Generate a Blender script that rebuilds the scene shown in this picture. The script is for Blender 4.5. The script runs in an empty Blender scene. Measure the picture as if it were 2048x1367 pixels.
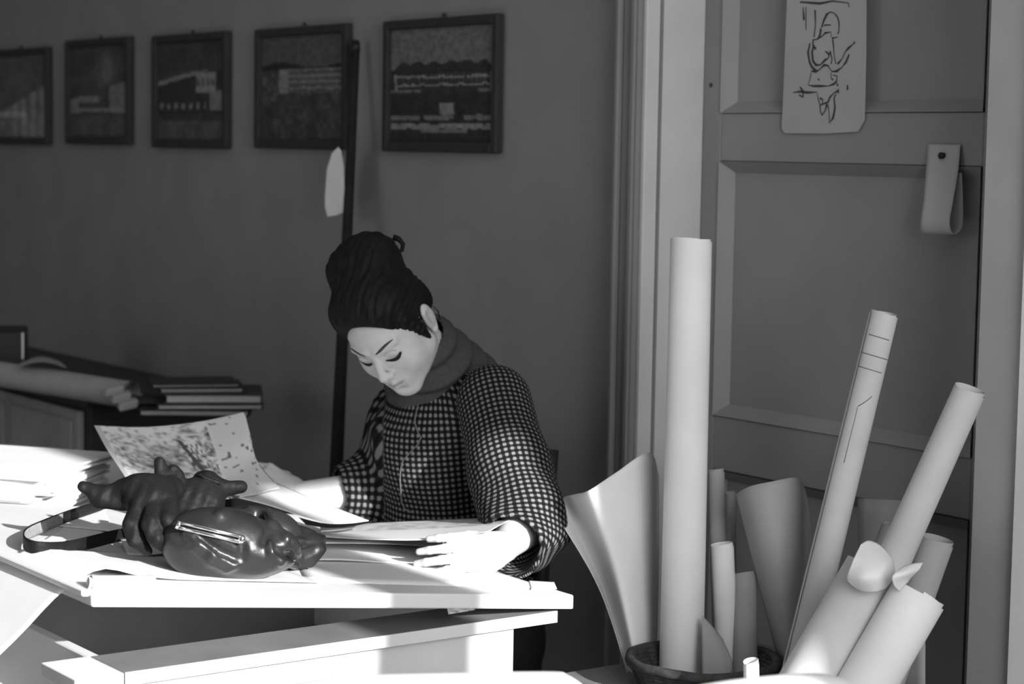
import bpy, bmesh, math, random
import numpy as np
from mathutils import Vector, Matrix
random.seed(7); rng = np.random.default_rng(7)
SC = bpy.context.scene
COL = SC.collection

# ------------------------------------------------------------------ camera
FPX = 4200.0; CX, CY = 1024.0, 683.5; CAMH = 1.48
PITCH = math.atan(387.0/FPX); ROLL = 0.0168
CAM = Vector((0, 0, CAMH))
RC = (Matrix.Rotation(math.pi/2-PITCH, 3, 'X') @ Matrix.Rotation(ROLL, 3, 'Z'))
cd = bpy.data.cameras.new('camera'); cam = bpy.data.objects.new('camera', cd); COL.objects.link(cam)
cd.sensor_width = 36.0; cd.lens = 36.0*FPX/2048.0
cam.matrix_world = Matrix.Translation(CAM) @ RC.to_4x4()
cd.clip_start = 0.05; cd.clip_end = 60
cd.dof.use_dof = True; cd.dof.focus_distance = 3.3; cd.dof.aperture_fstop = 5.0
SC.camera = cam

# the room's own axes: W runs along the picture wall away from the camera, P points at the wall
def ray(px, py):
    d = RC @ Vector(((px-CX)/FPX, -(py-CY)/FPX, -1.0)); return d/d.y
_v = ray(-2010, 245); W = Vector((_v.x, _v.y, 0)).normalized(); P = Vector((W.y, -W.x, 0))
UP = Vector((0, 0, 1))
def R(u, w, z): return P*u + W*w + UP*z
def q(px, py, Y): return CAM + ray(px, py)*Y
def atz(px, py, z): d = ray(px, py); return CAM + d*((z-CAMH)/d.z)
def atu(px, py, u): d = ray(px, py); return CAM + d*(u/d.dot(P))
def atw(px, py, w): d = ray(px, py); return CAM + d*(w/d.dot(W))
def U_(v): return v.dot(P)
def W_(v): return v.dot(W)

# ------------------------------------------------------------------ light and view
WWIN = -1.25          # the window wall behind the camera
TEL = math.tan(math.radians(20.0))
wd = bpy.data.worlds.new('world'); SC.world = wd; wd.use_nodes = True
wd.node_tree.nodes['Background'].inputs[0].default_value = (0.62, 0.62, 0.62, 1)
wd.node_tree.nodes['Background'].inputs[1].default_value = 1.0
sd = bpy.data.lights.new('sun', 'SUN'); sun = bpy.data.objects.new('sun', sd); COL.objects.link(sun)
sd.energy = 9.5; sd.angle = math.radians(0.6)
sun.rotation_euler = (W*1.0 - UP*TEL).to_track_quat('-Z', 'Y').to_euler()
sun.location = R(1.5, -6, 4)
ad = bpy.data.lights.new('window_daylight', 'AREA'); al = bpy.data.objects.new('window_daylight', ad); COL.objects.link(al)
ad.shape = 'RECTANGLE'; ad.size = 2.7; ad.size_y = 2.4; ad.energy = 165.0
al.location = R(1.05, WWIN-0.22, 1.95); al.rotation_euler = W.to_track_quat('-Z', 'Z').to_euler()
bd = bpy.data.lights.new('side_fill', 'AREA'); bl = bpy.data.objects.new('side_fill', bd); COL.objects.link(bl)  # unseen lamp added as fill for the picture wall and the face
bd.shape = 'RECTANGLE'; bd.size = 2.2; bd.size_y = 1.9; bd.energy = 19.0
bl.location = R(-3.42, 4.6, 1.9); bl.rotation_euler = P.to_track_quat('-Z', 'Z').to_euler()
SC.view_settings.view_transform = 'Standard'; SC.view_settings.look = 'None'
SC.view_settings.exposure = 0.0; SC.view_settings.gamma = 1.0; SC.view_settings.use_curve_mapping = False
try: SC.cycles.use_denoising = True
except Exception: pass

# ------------------------------------------------------------------ materials
MATS = {}
def mat(name, v, rough=0.7, var=0.0, scale=20.0, bump=0.0, bscale=200.0, attr=None, spec=0.3, metal=0.0, stretch=(1,1,1), coat=0.0, trans=0.0):
    if name in MATS: return MATS[name]
    m = bpy.data.materials.new(name); m.use_nodes = True; nt = m.node_tree; N = nt.nodes; L = nt.links
    b = N['Principled BSDF']; b.inputs['Roughness'].default_value = rough
    b.inputs['Specular IOR Level'].default_value = spec; b.inputs['Metallic'].default_value = metal
    b.inputs['Base Color'].default_value = (v, v, v, 1)
    if coat: b.inputs['Coat Weight'].default_value = coat; b.inputs['Coat Roughness'].default_value = 0.15
    tc = N.new('ShaderNodeTexCoord'); mp = N.new('ShaderNodeMapping'); mp.inputs['Scale'].default_value = stretch
    L.new(tc.outputs['Object'], mp.inputs['Vector'])
    src = None
    if var > 0:
        n = N.new('ShaderNodeTexNoise'); n.inputs['Scale'].default_value = scale; n.inputs['Detail'].default_value = 5
        L.new(mp.outputs[0], n.inputs['Vector'])
        mr = N.new('ShaderNodeMapRange'); mr.inputs[1].default_value = 0.3; mr.inputs[2].default_value = 0.7
        mr.inputs[3].default_value = v*(1-var); mr.inputs[4].default_value = v*(1+var)
        L.new(n.outputs['Fac'], mr.inputs[0]); src = mr.outputs[0]
    if attr:
        a = N.new('ShaderNodeAttribute'); a.attribute_name = attr
        mu = N.new('ShaderNodeMath'); mu.operation = 'MULTIPLY'
        if src: L.new(src, mu.inputs[0])
        else: mu.inputs[0].default_value = v
        L.new(a.outputs['Fac'], mu.inputs[1]); src = mu.outputs[0]
    if src:
        cc = N.new('ShaderNodeCombineColor')
        for i in range(3): L.new(src, cc.inputs[i])
        L.new(cc.outputs[0], b.inputs['Base Color'])
    if bump > 0:
        n2 = N.new('ShaderNodeTexNoise'); n2.inputs['Scale'].default_value = bscale; n2.inputs['Detail'].default_value = 4
        L.new(mp.outputs[0], n2.inputs['Vector'])
        bp = N.new('ShaderNodeBump'); bp.inputs['Strength'].default_value = bump; bp.inputs['Distance'].default_value = 0.004
        L.new(n2.outputs['Fac'], bp.inputs['Height']); L.new(bp.outputs[0], b.inputs['Normal'])
    if trans > 0:
        tr = N.new('ShaderNodeBsdfTranslucent'); tr.inputs[0].default_value = (v, v, v, 1)
        mx = N.new('ShaderNodeMixShader'); mx.inputs[0].default_value = trans
        L.new(b.outputs[0], mx.inputs[1]); L.new(tr.outputs[0], mx.inputs[2])
        L.new(mx.outputs[0], N['Material Output'].inputs['Surface'])
    MATS[name] = m; return m

M_wall = mat('wall_paint', 0.235, 0.85, 0.06, 6, 0.15, 300)
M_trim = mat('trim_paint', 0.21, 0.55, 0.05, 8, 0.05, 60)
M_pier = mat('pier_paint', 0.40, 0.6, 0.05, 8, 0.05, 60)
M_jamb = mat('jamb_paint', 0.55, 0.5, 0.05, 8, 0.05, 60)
M_door = mat('door_paint', 0.27, 0.55, 0.06, 5, 0.08, 90)
M_floor = mat('floor_boards', 0.14, 0.5, 0.2, 6, 0.1, 40, stretch=(1, 8, 1))
M_ceil = mat('ceiling_plaster', 0.8, 0.9, 0.03, 4)
M_frame = mat('dark_frame_wood', 0.03, 0.5, 0.15, 30)
M_print = mat('photo_print', 1.35, 0.4, attr='tone', spec=0.15)
M_sheet = mat('sheet_print', 1.15, 0.6, attr='tone', spec=0.2)
M_paper = mat('white_paper', 0.80, 0.75, 0.03, 12, 0.03, 40, spec=0.15)
M_paperg = mat('grey_paper', 0.42, 0.8, 0.06, 12, 0.03, 40, spec=0.15)
M_roll = mat('tracing_roll_paper', 0.78, 0.7, 0.05, 9, 0.05, 30, spec=0.2)
M_roll2 = mat('aged_roll_paper', 0.54, 0.7, 0.08, 9, 0.05, 30, spec=0.2)
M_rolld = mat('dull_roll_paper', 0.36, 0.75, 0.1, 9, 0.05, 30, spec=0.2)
M_board = mat('white_board_paint', 0.80, 0.5, 0.03, 10, 0.04, 80)
M_table = mat('white_table_paint', 0.78, 0.5, 0.04, 7, 0.05, 60)
M_dark = mat('dark_stained_wood', 0.035, 0.45, 0.25, 8, 0.08, 60, stretch=(1, 1, 6))
M_mid = mat('brown_wood_panel', 0.30, 0.5, 0.12, 8, 0.05, 60)
M_black = mat('black_leatherette', 0.018, 0.4, 0.1, 30)
M_skin = mat('skin', 0.56, 0.55, 0.05, 60, 0.05, 500, attr='tone', spec=0.3)
M_hair = mat('black_hair', 0.009, 0.62, 0.3, 60, 0.5, 90, spec=0.16, stretch=(1, 1, 1))
M_knit = mat('grey_jersey', 0.062, 0.9, 0.12, 120, 0.2, 400, spec=0.1)
M_skirt = mat('black_wool', 0.015, 0.9, 0.1, 90)
M_leather = mat('bag_leather', 0.018, 0.36, 0.2, 30, 0.12, 120, spec=0.45)
M_glove = mat('glove_leather', 0.010, 0.6, 0.2, 40, 0.3, 160, spec=0.15)
M_strapi = mat('strap_lining', 0.28, 0.8, 0.2, 120, 0.2, 300)
M_chrome = mat('polished_metal', 0.85, 0.18, metal=1.0)
M_wick = mat('dark_wicker', 0.05, 0.7, 0.4, 60, 0.2, 200)
M_ink = mat('ink', 0.05, 0.8)
M_pole = mat('dull_black_pole', 0.02, 0.85, 0.2, 20, spec=0.08)
M_ash = mat('stage_wood', 0.2, 0.6, 0.1, 10)

# ------------------------------------------------------------------ mesh helpers
def link(name, me, m, parent=None, smooth=False):
    o = bpy.data.objects.new(name, me); COL.objects.link(o)
    if m: me.materials.append(m)
    if parent: o.parent = parent
    if smooth: me.polygons.foreach_set('use_smooth', [True]*len(me.polygons))
    return o
def pymesh(name, v, f, m, parent=None, smooth=False):
    me = bpy.data.meshes.new(name); me.from_pydata([tuple(x) for x in v], [], f); me.update()
    return link(name, me, m, parent, smooth)
def tag(o, label, cat, group=None):
    o['label'] = label; o['category'] = cat
    if group: o['group'] = group
    return o
def struct(o): o['kind'] = 'structure'; return o
def empty(name, loc=(0, 0, 0)):
    o = bpy.data.objects.new(name, None); COL.objects.link(o); o.location = loc; o.empty_display_size = .05; return o
def thing(name, label, cat, group=None): return tag(empty(name), label, cat, group)
BOXF = [(0,1,3,2),(4,6,7,5),(0,4,5,1),(2,3,7,6),(0,2,6,4),(1,5,7,3)]
def finish(bm, name, m, parent, bevel=0.0, smooth=False, seg=1):
    bmesh.ops.recalc_face_normals(bm, faces=bm.faces)
    if bevel: bmesh.ops.bevel(bm, geom=list(bm.edges), offset=bevel, segments=seg, affect='EDGES', profile=.5)
    me = bpy.data.meshes.new(name); bm.to_mesh(me); bm.free()
    return link(name, me, m, parent, smooth)
def hexa(name, c8, m, parent=None, bevel=0.0, seg=1):
    """c8: corners ordered by (a,b,c) bits"""
    bm = bmesh.new(); vs = [bm.verts.new(c) for c in c8]
    for f in BOXF: bm.faces.new([vs[i] for i in f])
    return finish(bm, name, m, parent, bevel, seg=seg)
def rbox(name, u0, u1, w0, w1, z0, z1, m, parent=None, bevel=0.0):
    return hexa(name, [R(u, w, z) for u in (u0, u1) for w in (w0, w1) for z in (z0, z1)], m, parent, bevel)
def obox(name, c, ex, ey, ez, m, parent=None, bevel=0.0, seg=1):
    return hexa(name, [c+ex*a+ey*b+ez*d for a in (-1, 1) for b in (-1, 1) for d in (-1, 1)], m, parent, bevel, seg)
def tube(name, pts, rad, m, parent=None, n=12, cap=True):
    pts = [Vector(p) for p in pts]
    if not hasattr(rad, '__len__'): rad = [rad]*len(pts)
    v = []; f = []; prev = None
    for i, p in enumerate(pts):
        t = (pts[min(i+1, len(pts)-1)]-pts[max(i-1, 0)]).normalized()
        a = prev if prev is not None else (UP if abs(t.z) < .9 else Vector((1, 0, 0)))
        x = (a - t*a.dot(t)).normalized(); prev = x; y = t.cross(x)
        for k in range(n):
            an = 2*math.pi*k/n; v.append(p+(x*math.cos(an)+y*math.sin(an))*rad[i])
    for i in range(len(pts)-1):
        for k in range(n): f.append((i*n+k, i*n+(k+1) % n, (i+1)*n+(k+1) % n, (i+1)*n+k))
    if cap: f.append(tuple(range(n))[::-1]); f.append(tuple((len(pts)-1)*n+k for k in range(n)))
    return pymesh(name, v, f, m, parent, True)
def lerp(a, b, t): return a+(b-a)*t
def cr(pts, t):
    """Catmull-Rom through pts (Vectors), t in 0..1"""
    n = len(pts)-1; x = min(max(t, 0), 1)*n; i = min(int(x), n-1); s = x-i
    p0, p1, p2, p3 = pts[max(i-1, 0)], pts[i], pts[i+1], pts[min(i+2, n)]
    return ((p1*2)+(p2-p0)*s+(p0*2-p1*5+p2*4-p3)*s*s+(p1*3-p0-p2*3+p3)*s**3)*.5
def setattr_tone(o, vals):
    a = o.data.attributes.new('tone', 'FLOAT', 'POINT'); a.data.foreach_set('value', np.asarray(vals, dtype=np.float32))
def loft(name, curves, m, parent=None, nu=24, nv=16, tone=None, thick=0.0006):
    """a sheet through several curves (each a list of points); given real paper thickness"""
    cs = [[Vector(p) for p in c] for c in curves]
    g = []
    for j in range(nv+1):
        row = []
        for i in range(nu+1):
            row.append(cr([cr(c, i/nu) for c in cs], j/nv))
        g.append(row)
    v = [p for r in g for p in r]; st = nu+1
    f = [(j*st+i, j*st+i+1, (j+1)*st+i+1, (j+1)*st+i) for j in range(nv) for i in range(nu)]
    nrm = []
    for j in range(nv+1):
        for i in range(nu+1):
            a = g[j][min(i+1, nu)]-g[j][max(i-1, 0)]; b = g[min(j+1, nv)][i]-g[max(j-1, 0)][i]
            n = a.cross(b); nrm.append(n.normalized() if n.length > 1e-12 else UP)
    N = len(v); v2 = v+[p+n*thick for p, n in zip(v, nrm)]
    f2 = list(f)+[tuple(N+k for k in reversed(t)) for t in f]
    bd = [i for i in range(st)]+[j*st+nu for j in range(1, nv+1)]+[nv*st+i for i in range(nu-1, -1, -1)]+[j*st for j in range(nv-1, 0, -1)]
    for k in range(len(bd)):
        a, b = bd[k], bd[(k+1) % len(bd)]; f2.append((a, N+a, N+b, b))
    o = pymesh(name, v2, f2, m, parent, True)
    if tone is not None:
        t = [tone(i/nu, j/nv) for j in range(nv+1) for i in range(nu+1)]; setattr_tone(o, t+t)
    return o
def paper_roll(name, a, b, r, m, parent=None, turns=2.2, r_in=None, n=30, ph=0.0, wob=0.0, rb=None, nl=8):
    """a spiral-rolled sheet from a (bottom) to b (top)"""
    a, b = Vector(a), Vector(b); t = (b-a).normalized()
    x = (Vector((1, 0, 0))-t*t.x).normalized(); y = t.cross(x)
    rb = rb or r; v = []; f = []; NT = int(n*turns); r_in = r_in if r_in is not None else 0.86
    for j in range(nl+1):
        s = j/nl; c = lerp(a, b, s); rr = lerp(r, rb, s)
        for i in range(NT+1):
            k = i/NT; an = ph+2*math.pi*turns*k
            rad = rr*lerp(r_in, 1.0, k)*(1+wob*math.sin(3*an+s*5))
            off = t*(0.004*math.sin(an*.7+3)*(1 if j == nl else 0))
            v.append(c+(x*math.cos(an)+y*math.sin(an))*rad+off)
    st = NT+1
    for j in range(nl):
        for i in range(NT): f.append((j*st+i, j*st+i+1, (j+1)*st+i+1, (j+1)*st+i))
    return pymesh(name, v, f, m, parent, True)

# ------------------------------------------------------------------ implicit surfaces (smooth blended bodies)
class Field:
    def __init__(s, lo, hi, h):
        s.h = h; s.lo = np.array(lo, float); s.n = np.ceil((np.array(hi, float)-s.lo)/h).astype(int)+1
        s.F = np.full(s.n, 0.5, dtype=np.float32)
    def sl(s, lo, hi):
        a = np.clip(np.floor((np.array(lo)-s.lo)/s.h).astype(int), 0, s.n-1)
        b = np.clip(np.ceil((np.array(hi)-s.lo)/s.h).astype(int)+1, 0, s.n)
        if np.any(b-a <= 0): return None
        ax = [s.lo[i]+s.h*np.arange(a[i], b[i]) for i in range(3)]
        X, Y, Z = np.meshgrid(*ax, indexing='ij'); return tuple(slice(a[i], b[i]) for i in range(3)), X, Y, Z
    def put(s, g, d, k, op):
        F = s.F[g]; d = d.astype(np.float32)
        if op == 'add':
            if k > 0: hh = np.clip(.5+.5*(F-d)/k, 0, 1); s.F[g] = F*(1-hh)+d*hh-k*hh*(1-hh)
            else: s.F[g] = np.minimum(F, d)
        else:
            if k > 0: hh = np.clip(.5-.5*(F+d)/k, 0, 1); s.F[g] = F*(1-hh)-d*hh+k*hh*(1-hh)
            else: s.F[g] = np.maximum(F, -d)
    def cone(s, a, b, ra, rb, k=0.01, op='add', flat=None):
        a, b = np.array(a, float), np.array(b, float); m = max(ra, rb)+2*k+3*s.h
        r = s.sl(np.minimum(a, b)-m, np.maximum(a, b)+m)
        if r is None: return
        g, X, Y, Z = r; ab = b-a; L2 = max(ab@ab, 1e-12)
        t = np.clip(((X-a[0])*ab[0]+(Y-a[1])*ab[1]+(Z-a[2])*ab[2])/L2, 0, 1)
        dx, dy, dz = X-a[0]-t*ab[0], Y-a[1]-t*ab[1], Z-a[2]-t*ab[2]
        if flat is not None:
            fn, fs = np.array(flat[0], float), flat[1]; c = dx*fn[0]+dy*fn[1]+dz*fn[2]; e = (1/fs-1)
            dx, dy, dz = dx+c*e*fn[0], dy+c*e*fn[1], dz+c*e*fn[2]
        s.put(g, np.sqrt(dx*dx+dy*dy+dz*dz)-(ra+(rb-ra)*t), k, op)
    def ell(s, c, r, k=0.01, op='add', M=None):
        c, r = np.array(c, float), np.array(r, float); m = r.max()+2*k+3*s.h
        q_ = s.sl(c-m, c+m)
        if q_ is None: return
        g, X, Y, Z = q_; D = [X-c[0], Y-c[1], Z-c[2]]
        if M is not None:
            M = np.array(M, float); D = [D[0]*M[i][0]+D[1]*M[i][1]+D[2]*M[i][2] for i in range(3)]
        k0 = np.sqrt(sum((D[i]/r[i])**2 for i in range(3))); k1 = np.sqrt(sum((D[i]/r[i]**2)**2 for i in range(3)))+1e-9
        s.put(g, k0*(k0-1)/k1, k, op)
    def half(s, c, n, k=0.0):
        """cut away the side that n points to"""
        X, Y, Z = np.meshgrid(*[s.lo[i]+s.h*np.arange(s.n[i]) for i in range(3)], indexing='ij')
        d = (X-c[0])*n[0]+(Y-c[1])*n[1]+(Z-c[2])*n[2]
        s.F = np.maximum(s.F, d.astype(np.float32))
    def mesh(s):
        F = s.F; I = F < 0; nx, ny, nz = F.shape
        c = [(i, j, k) for i in (0, 1) for j in (0, 1) for k in (0, 1)]
        S = sum(I[i:nx-1+i, j:ny-1+j, k:nz-1+k].astype(np.int8) for i, j, k in c)
        cells = np.argwhere((S > 0) & (S < 8)); ci, cj, ck = cells.T
        acc = np.zeros((len(cells), 3)); cnt = np.zeros(len(cells))
        for a in c:
            for ax in range(3):
                if a[ax]: continue
                b = list(a); b[ax] = 1
                fa = F[ci+a[0], cj+a[1], ck+a[2]]; fb = F[ci+b[0], cj+b[1], ck+b[2]]
                m = (fa < 0) != (fb < 0); t = np.where(m, fa/(fa-fb+1e-20), 0)
                p = np.stack([np.full(len(cells), float(a[0])), np.full(len(cells), float(a[1])), np.full(len(cells), float(a[2]))], 1)
                p[:, ax] += t; acc += p*m[:, None]; cnt += m
        V = s.lo+(cells+acc/np.maximum(cnt, 1)[:, None])*s.h
        idm = np.full((nx-1, ny-1, nz-1), -1, dtype=np.int64); idm[ci, cj, ck] = np.arange(len(cells))
        Q = []
        for ax in range(3):
            o1, o2 = [(1, 2), (2, 0), (0, 1)][ax]
            sa = [slice(None)]*3; sb = [slice(None)]*3; sa[ax] = slice(0, -1); sb[ax] = slice(1, None)
            A, B = I[tuple(sa)], I[tuple(sb)]
            e = np.argwhere(A != B); fl = A[tuple(e.T)]
            ok = np.all([(e[:, o] >= 1) & (e[:, o] < F.shape[o]-1) for o in (o1, o2)], axis=0); e, fl = e[ok], fl[ok]
            d1 = np.zeros(3, int); d1[o1] = 1; d2 = np.zeros(3, int); d2[o2] = 1
            g = lambda x: idm[tuple(x.T)]
            qd = np.stack([g(e-d1-d2), g(e-d2), g(e), g(e-d1)], 1)
            qd[~fl] = qd[~fl][:, ::-1]; Q.append(qd)
        return V, np.concatenate(Q)
def relax(V, Q, it=2, lam=.5):
    E = np.concatenate([Q[:, [0, 1]], Q[:, [1, 2]], Q[:, [2, 3]], Q[:, [3, 0]]])
    for _ in range(it):
        A = np.zeros_like(V); n = np.zeros(len(V))
        np.add.at(A, E[:, 0], V[E[:, 1]]); np.add.at(A, E[:, 1], V[E[:, 0]])
        np.add.at(n, E[:, 0], 1); np.add.at(n, E[:, 1], 1)
        V = V+(A/np.maximum(n, 1)[:, None]-V)*lam
    return V
def npmesh(name, V, Q, m, parent=None, smooth=True):
    me = bpy.data.meshes.new(name); me.vertices.add(len(V)); me.vertices.foreach_set('co', np.asarray(V, np.float32).ravel())
    nq = len(Q); me.loops.add(nq*4); me.loops.foreach_set('vertex_index', np.asarray(Q, np.int32).ravel())
    me.polygons.add(nq); me.polygons.foreach_set('loop_start', np.arange(0, nq*4, 4, dtype=np.int32))
    me.update(calc_edges=True); me.validate()
    return link(name, me, m, parent, smooth)
# ================================================================== the room
UW = 2.60                    # face of the picture wall
UD = UW+0.125                # face of the recessed door
wJ = W_(atu(1290, 600, UW))  # left jamb of the doorway
wRt = W_(atu(1968, 683, UW-.02))  # right casing edge
CEIL = 3.25; WF = 8.2; UL = -3.2
floor = struct(rbox('floor', UL, UD+.1, WWIN-.1, WF, -.08, 0, M_floor))
ceil_ = struct(rbox('ceiling', UL, UD+.1, WWIN-.1, WF, CEIL, CEIL+.08, M_ceil))
struct(rbox('wall_back', UW, UW+.25, wJ+.0, WF, 0, CEIL, M_wall))
struct(rbox('wall_far', UL, UW, WF-.1, WF, 0, CEIL, M_wall))
wl_ = struct(rbox('wall_left', UL-.1, UL, WWIN-.1, 3.5, 0, CEIL, M_wall))
for a, b, c, d in ((3.5, 5.7, 0, .95), (3.5, 5.7, 2.85, CEIL), (5.7, WF, 0, CEIL)): rbox('wall_section', UL-.1, UL, a, b, c, d, M_wall, wl_)
w3 = struct(empty('window_3'))  # unseen window added to go with the side fill lamp
for a, b, c, d in ((3.5, 3.54, .95, 2.85), (5.66, 5.7, .95, 2.85), (3.54, 5.66, .95, .99), (3.54, 5.66, 2.81, 2.85), (4.58, 4.62, .99, 2.81)): rbox('window_frame', UL-.08, UL-.03, a, b, c, d, M_trim, w3)
struct(rbox('wall_right', UW, UW+.25, WWIN-.1, wRt-.10, 0, CEIL, M_wall))
struct(rbox('wall_over_door', UW, UW+.25, wRt-.10, wJ, 2.5, CEIL, M_wall))
struct(rbox('baseboard_back', UW-.015, UW, wJ+.16, WF-.1, 0, .14, M_trim, bevel=.004))
# window wall behind the camera, with two casements beside a broad post
PU = U_(atw(872, 1200, 2.62))           # the post's shadow falls here on the board
uA0, uA1, uB0, uB1 = -.15, PU-.06, PU+.06, 2.178
zs, zA, zB = .85, 3.16, 2.60
T0, T1 = WWIN-.16, WWIN
ww = struct(rbox('wall_window', UL, uA0, T0, T1, 0, CEIL, M_wall))
for a, b, c, d in ((uA0, uB1, 0, zs), (uA0, uB1, zA, CEIL), (uA1, uB0, zs, zA), (uB1, UW, 0, CEIL), (uB0, uB1, zB, zA)):
    rbox('wall_section', a, b, T0, T1, c, d, M_wall, ww)
def window(n, u0, u1, z0, z1):
    o = struct(empty('window_%d' % n))
    t = .035
    for a, b, c, d in ((u0, u0+t, z0, z1), (u1-t, u1, z0, z1), (u0+t, u1-t, z0, z0+t), (u0+t, u1-t, z1-t, z1)):
        rbox('window_frame', a, b, T0+.03, T0+.08, c, d, M_trim, o)
    return o
window(1, uA0, uA1, zs, zA); window(2, uB0, uB1, zs, zB)
# doorway trim
t1 = struct(empty('trim_1'))
cw = W_(atu(1234, 600, UW-.03))
rbox('casing', UW-.03, UW, wJ, cw, 0, 2.6, M_trim, t1, .004)
rbox('casing_bead', UW-.038, UW-.03, wJ+.004, wJ+.016, 0, 2.6, M_trim, t1, .002)
rbox('casing_back_band', UW-.040, UW, cw, cw+.012, 0, 2.6, M_trim, t1, .003)
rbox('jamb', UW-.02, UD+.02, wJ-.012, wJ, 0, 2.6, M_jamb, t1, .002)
rbox('jamb_stop', UW+.012, UW+.018, wJ-.016, wJ-.011, 0, 2.6, M_trim, t1)
t2 = struct(empty('trim_2'))
wR2 = W_(atu(2040, 1000, UW-.03))
rbox('casing', UW-.035, UW+.1, wR2, wRt, 0, 2.6, M_pier, t2, .003)
rbox('casing_bead', UW-.047, UW, wR2-.05, wR2, 0, 2.6, M_board, t2, .003)
# door
door = struct(empty('door_1'))
def wz(px, py): p = atu(px, py, UD); return W_(p), p.z
wl = wJ-.014; wr = wRt-.08
pL = wz(1441, 300)[0]; pR = wz(1966, 300)[0]
zu = wz(1445, 226)[1]; zlt = wz(1700, 328)[1]; zlb = wz(1650, 866)[1]; zbt = wz(1600, 972)[1]
rbox('stile', UD, UD+.045, pL, wl, .01, 2.48, M_door, door, .002)
rbox('stile', UD, UD+.045, wr, pR, .01, 2.48, M_door, door, .002)
for a, b in ((2.3, 2.48), (zlt, zu), (zbt, zlb), (.01, .2)):
    rbox('rail', UD, UD+.045, pR, pL, a, b, M_door, door, .002)
for a, b in ((zu, 2.3), (zlb, zlt), (.2, zbt)):
    pn = rbox('panel', UD+.022, UD+.04, pR, pL, a, b, M_door, door)
    e = .022   # sloping moulding round the panel
    o_ = [(pL, a), (pR, a), (pR, b), (pL, b)]; i_ = [(pL-e, a+e), (pR+e, a+e), (pR+e, b-e), (pL-e, b-e)]
    v = [R(UD-.004, *x) for x in o_]+[R(UD+.0215, *x) for x in i_]
    pymesh('moulding', v, [(k, (k+1) % 4, 4+(k+1) % 4, 4+k) for k in range(4)], M_door, pn)
kp = atu(1423, 170, UD)
tube('keyhole', [kp-P*.002, kp+P*.003], .004, M_ink, door, 10)

# ================================================================== framed photographs
def tone_noise(seed, n=9):
    r = np.random.default_rng(seed); g = r.random((n+2, n+2))
    def f(s, t):
        x, y = s*n, t*n; i, j = int(min(x, n-1e-6)), int(min(y, n-1e-6)); a, b = x-i, y-j
        a, b = a*a*(3-2*a), b*b*(3-2*b)
        return (g[i, j]*(1-a)+g[i+1, j]*a)*(1-b)+(g[i, j+1]*(1-a)+g[i+1, j+1]*a)*b
    return f
N1, N2, N3 = tone_noise(1, 8), tone_noise(2, 22), tone_noise(5, 40)
def pic1(s, t):
    v = .10+.06*N1(s, t)+.05*(N2(s, t)-.5)
    if t > .25 and abs((s*6) % 1-.5) < .2 and s > .35: v += .07
    if t < .35+.4*(1-s): v = .06+.03*N1(t, s)
    if .68 < t < .75 and s < .6: v += .12
    return v
def pic2(s, t):
    v = .035+.02*N1(s, t)
    v += .07*math.exp(-((s-.62+.3*(t-.25))**2/.02+(t-.28)**2/.03))*(.4+N2(s, t))
    top = .58-.2*s
    if t > top and t < .74:
        v = .05
        if s < .5 and (abs(t-.58) < .03 or s < .14): v = .15
        if s > .68: v = .11+.04*N2(s, t)
        if abs(t-.70) < .018: v = .16
    if t > .76: v = .05+.03*N1(t, s)
    return v
def pic3(s, t):
    v = .03+.015*N1(s, t)
    if t > .30 and t < .74:
        roof = .42-.18*s
        if abs(t-roof) < .022: v = .15
        elif t > roof: v = .028
        if .58 < s < .86 and .32 < t < .52: v = .17 if not (.38 < t < .45 and abs((s*14) % 1-.5) < .25) else .06
        if s > .78 and .5 < t < .70: v = .14
        if s < .72 and .62 < t < .68 and abs((s*9) % 1-.5) < .22: v = .14
    if t > .80: v = .05+.025*N1(t, s)
    return v
def pic4(s, t):
    v = .062
    if t > .28-.03*math.sin(s*7) and t < .34: v = .02
    if .32 < t < .60 and s > .22:
        v = .13 if (abs((t*17) % 1-.5) < .20) else .065
        if s < .33: v = .15
    if t >= .55: v = .03+.05*N2(s, t)*N1(t, s)
    if s < .2 and .33 < t < .62: v = .03+.05*N2(t, s)
    return v
def pic5(s, t):
    v = .10
    if t > .30+.012*math.sin(s*40)+(.06*max(0, .12-s)/.12)+(.05*max(0, s-.92)/.08): v = .025
    if .40 < t < .58:
        v = .028
        for c in (.425, .495): 
            if abs(t-c) < .008 and .06 < s < .95: v = .16
        if t < .56 and (abs(s-.05) < .012 or abs(s-.97) < .012): v = .14
        if .40 < t < .47 and .08 < s < .94 and abs((s*26) % 1-.5) < .18: v += .03
        if abs(t-.545) < .012 and (s < .3 or s > .85): v = .10
    if t >= .58: v = .024
    if .66 < t < .75 and abs(s-.56) < .07: v = .13+.03*N2(s, t)
    if .76 < t < .80 and not (.30 < s < .33) and not (.62 < s < .72): v = .11
    if .83 < t < .88: v = .13+.03*N2(s, t)
    if .885 < t < .91 and .3 < s < .75: v = .11
    if abs(t-.83) < .006 or (s > .97): v = .02
    return v
PICS = [((22-100, 100), (107, 290), pic1, 'dim photograph of a ruined facade, leftmost on the wall, cut by the edge'),
        ((142, 86), (270, 290), pic2, 'small dark framed photograph of a low building beside a smoke plume'),
        ((316, 76), (465, 298), pic3, 'dark framed photograph of a modern building with a white end block'),
        ((523, 62), (705, 300), pic4, 'framed photograph of a flat-roofed block, half behind the leaning pole'),
        ((781, 44), (1007, 307), pic5, 'largest framed photograph, long arcaded building, nearest the door casing')]
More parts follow.
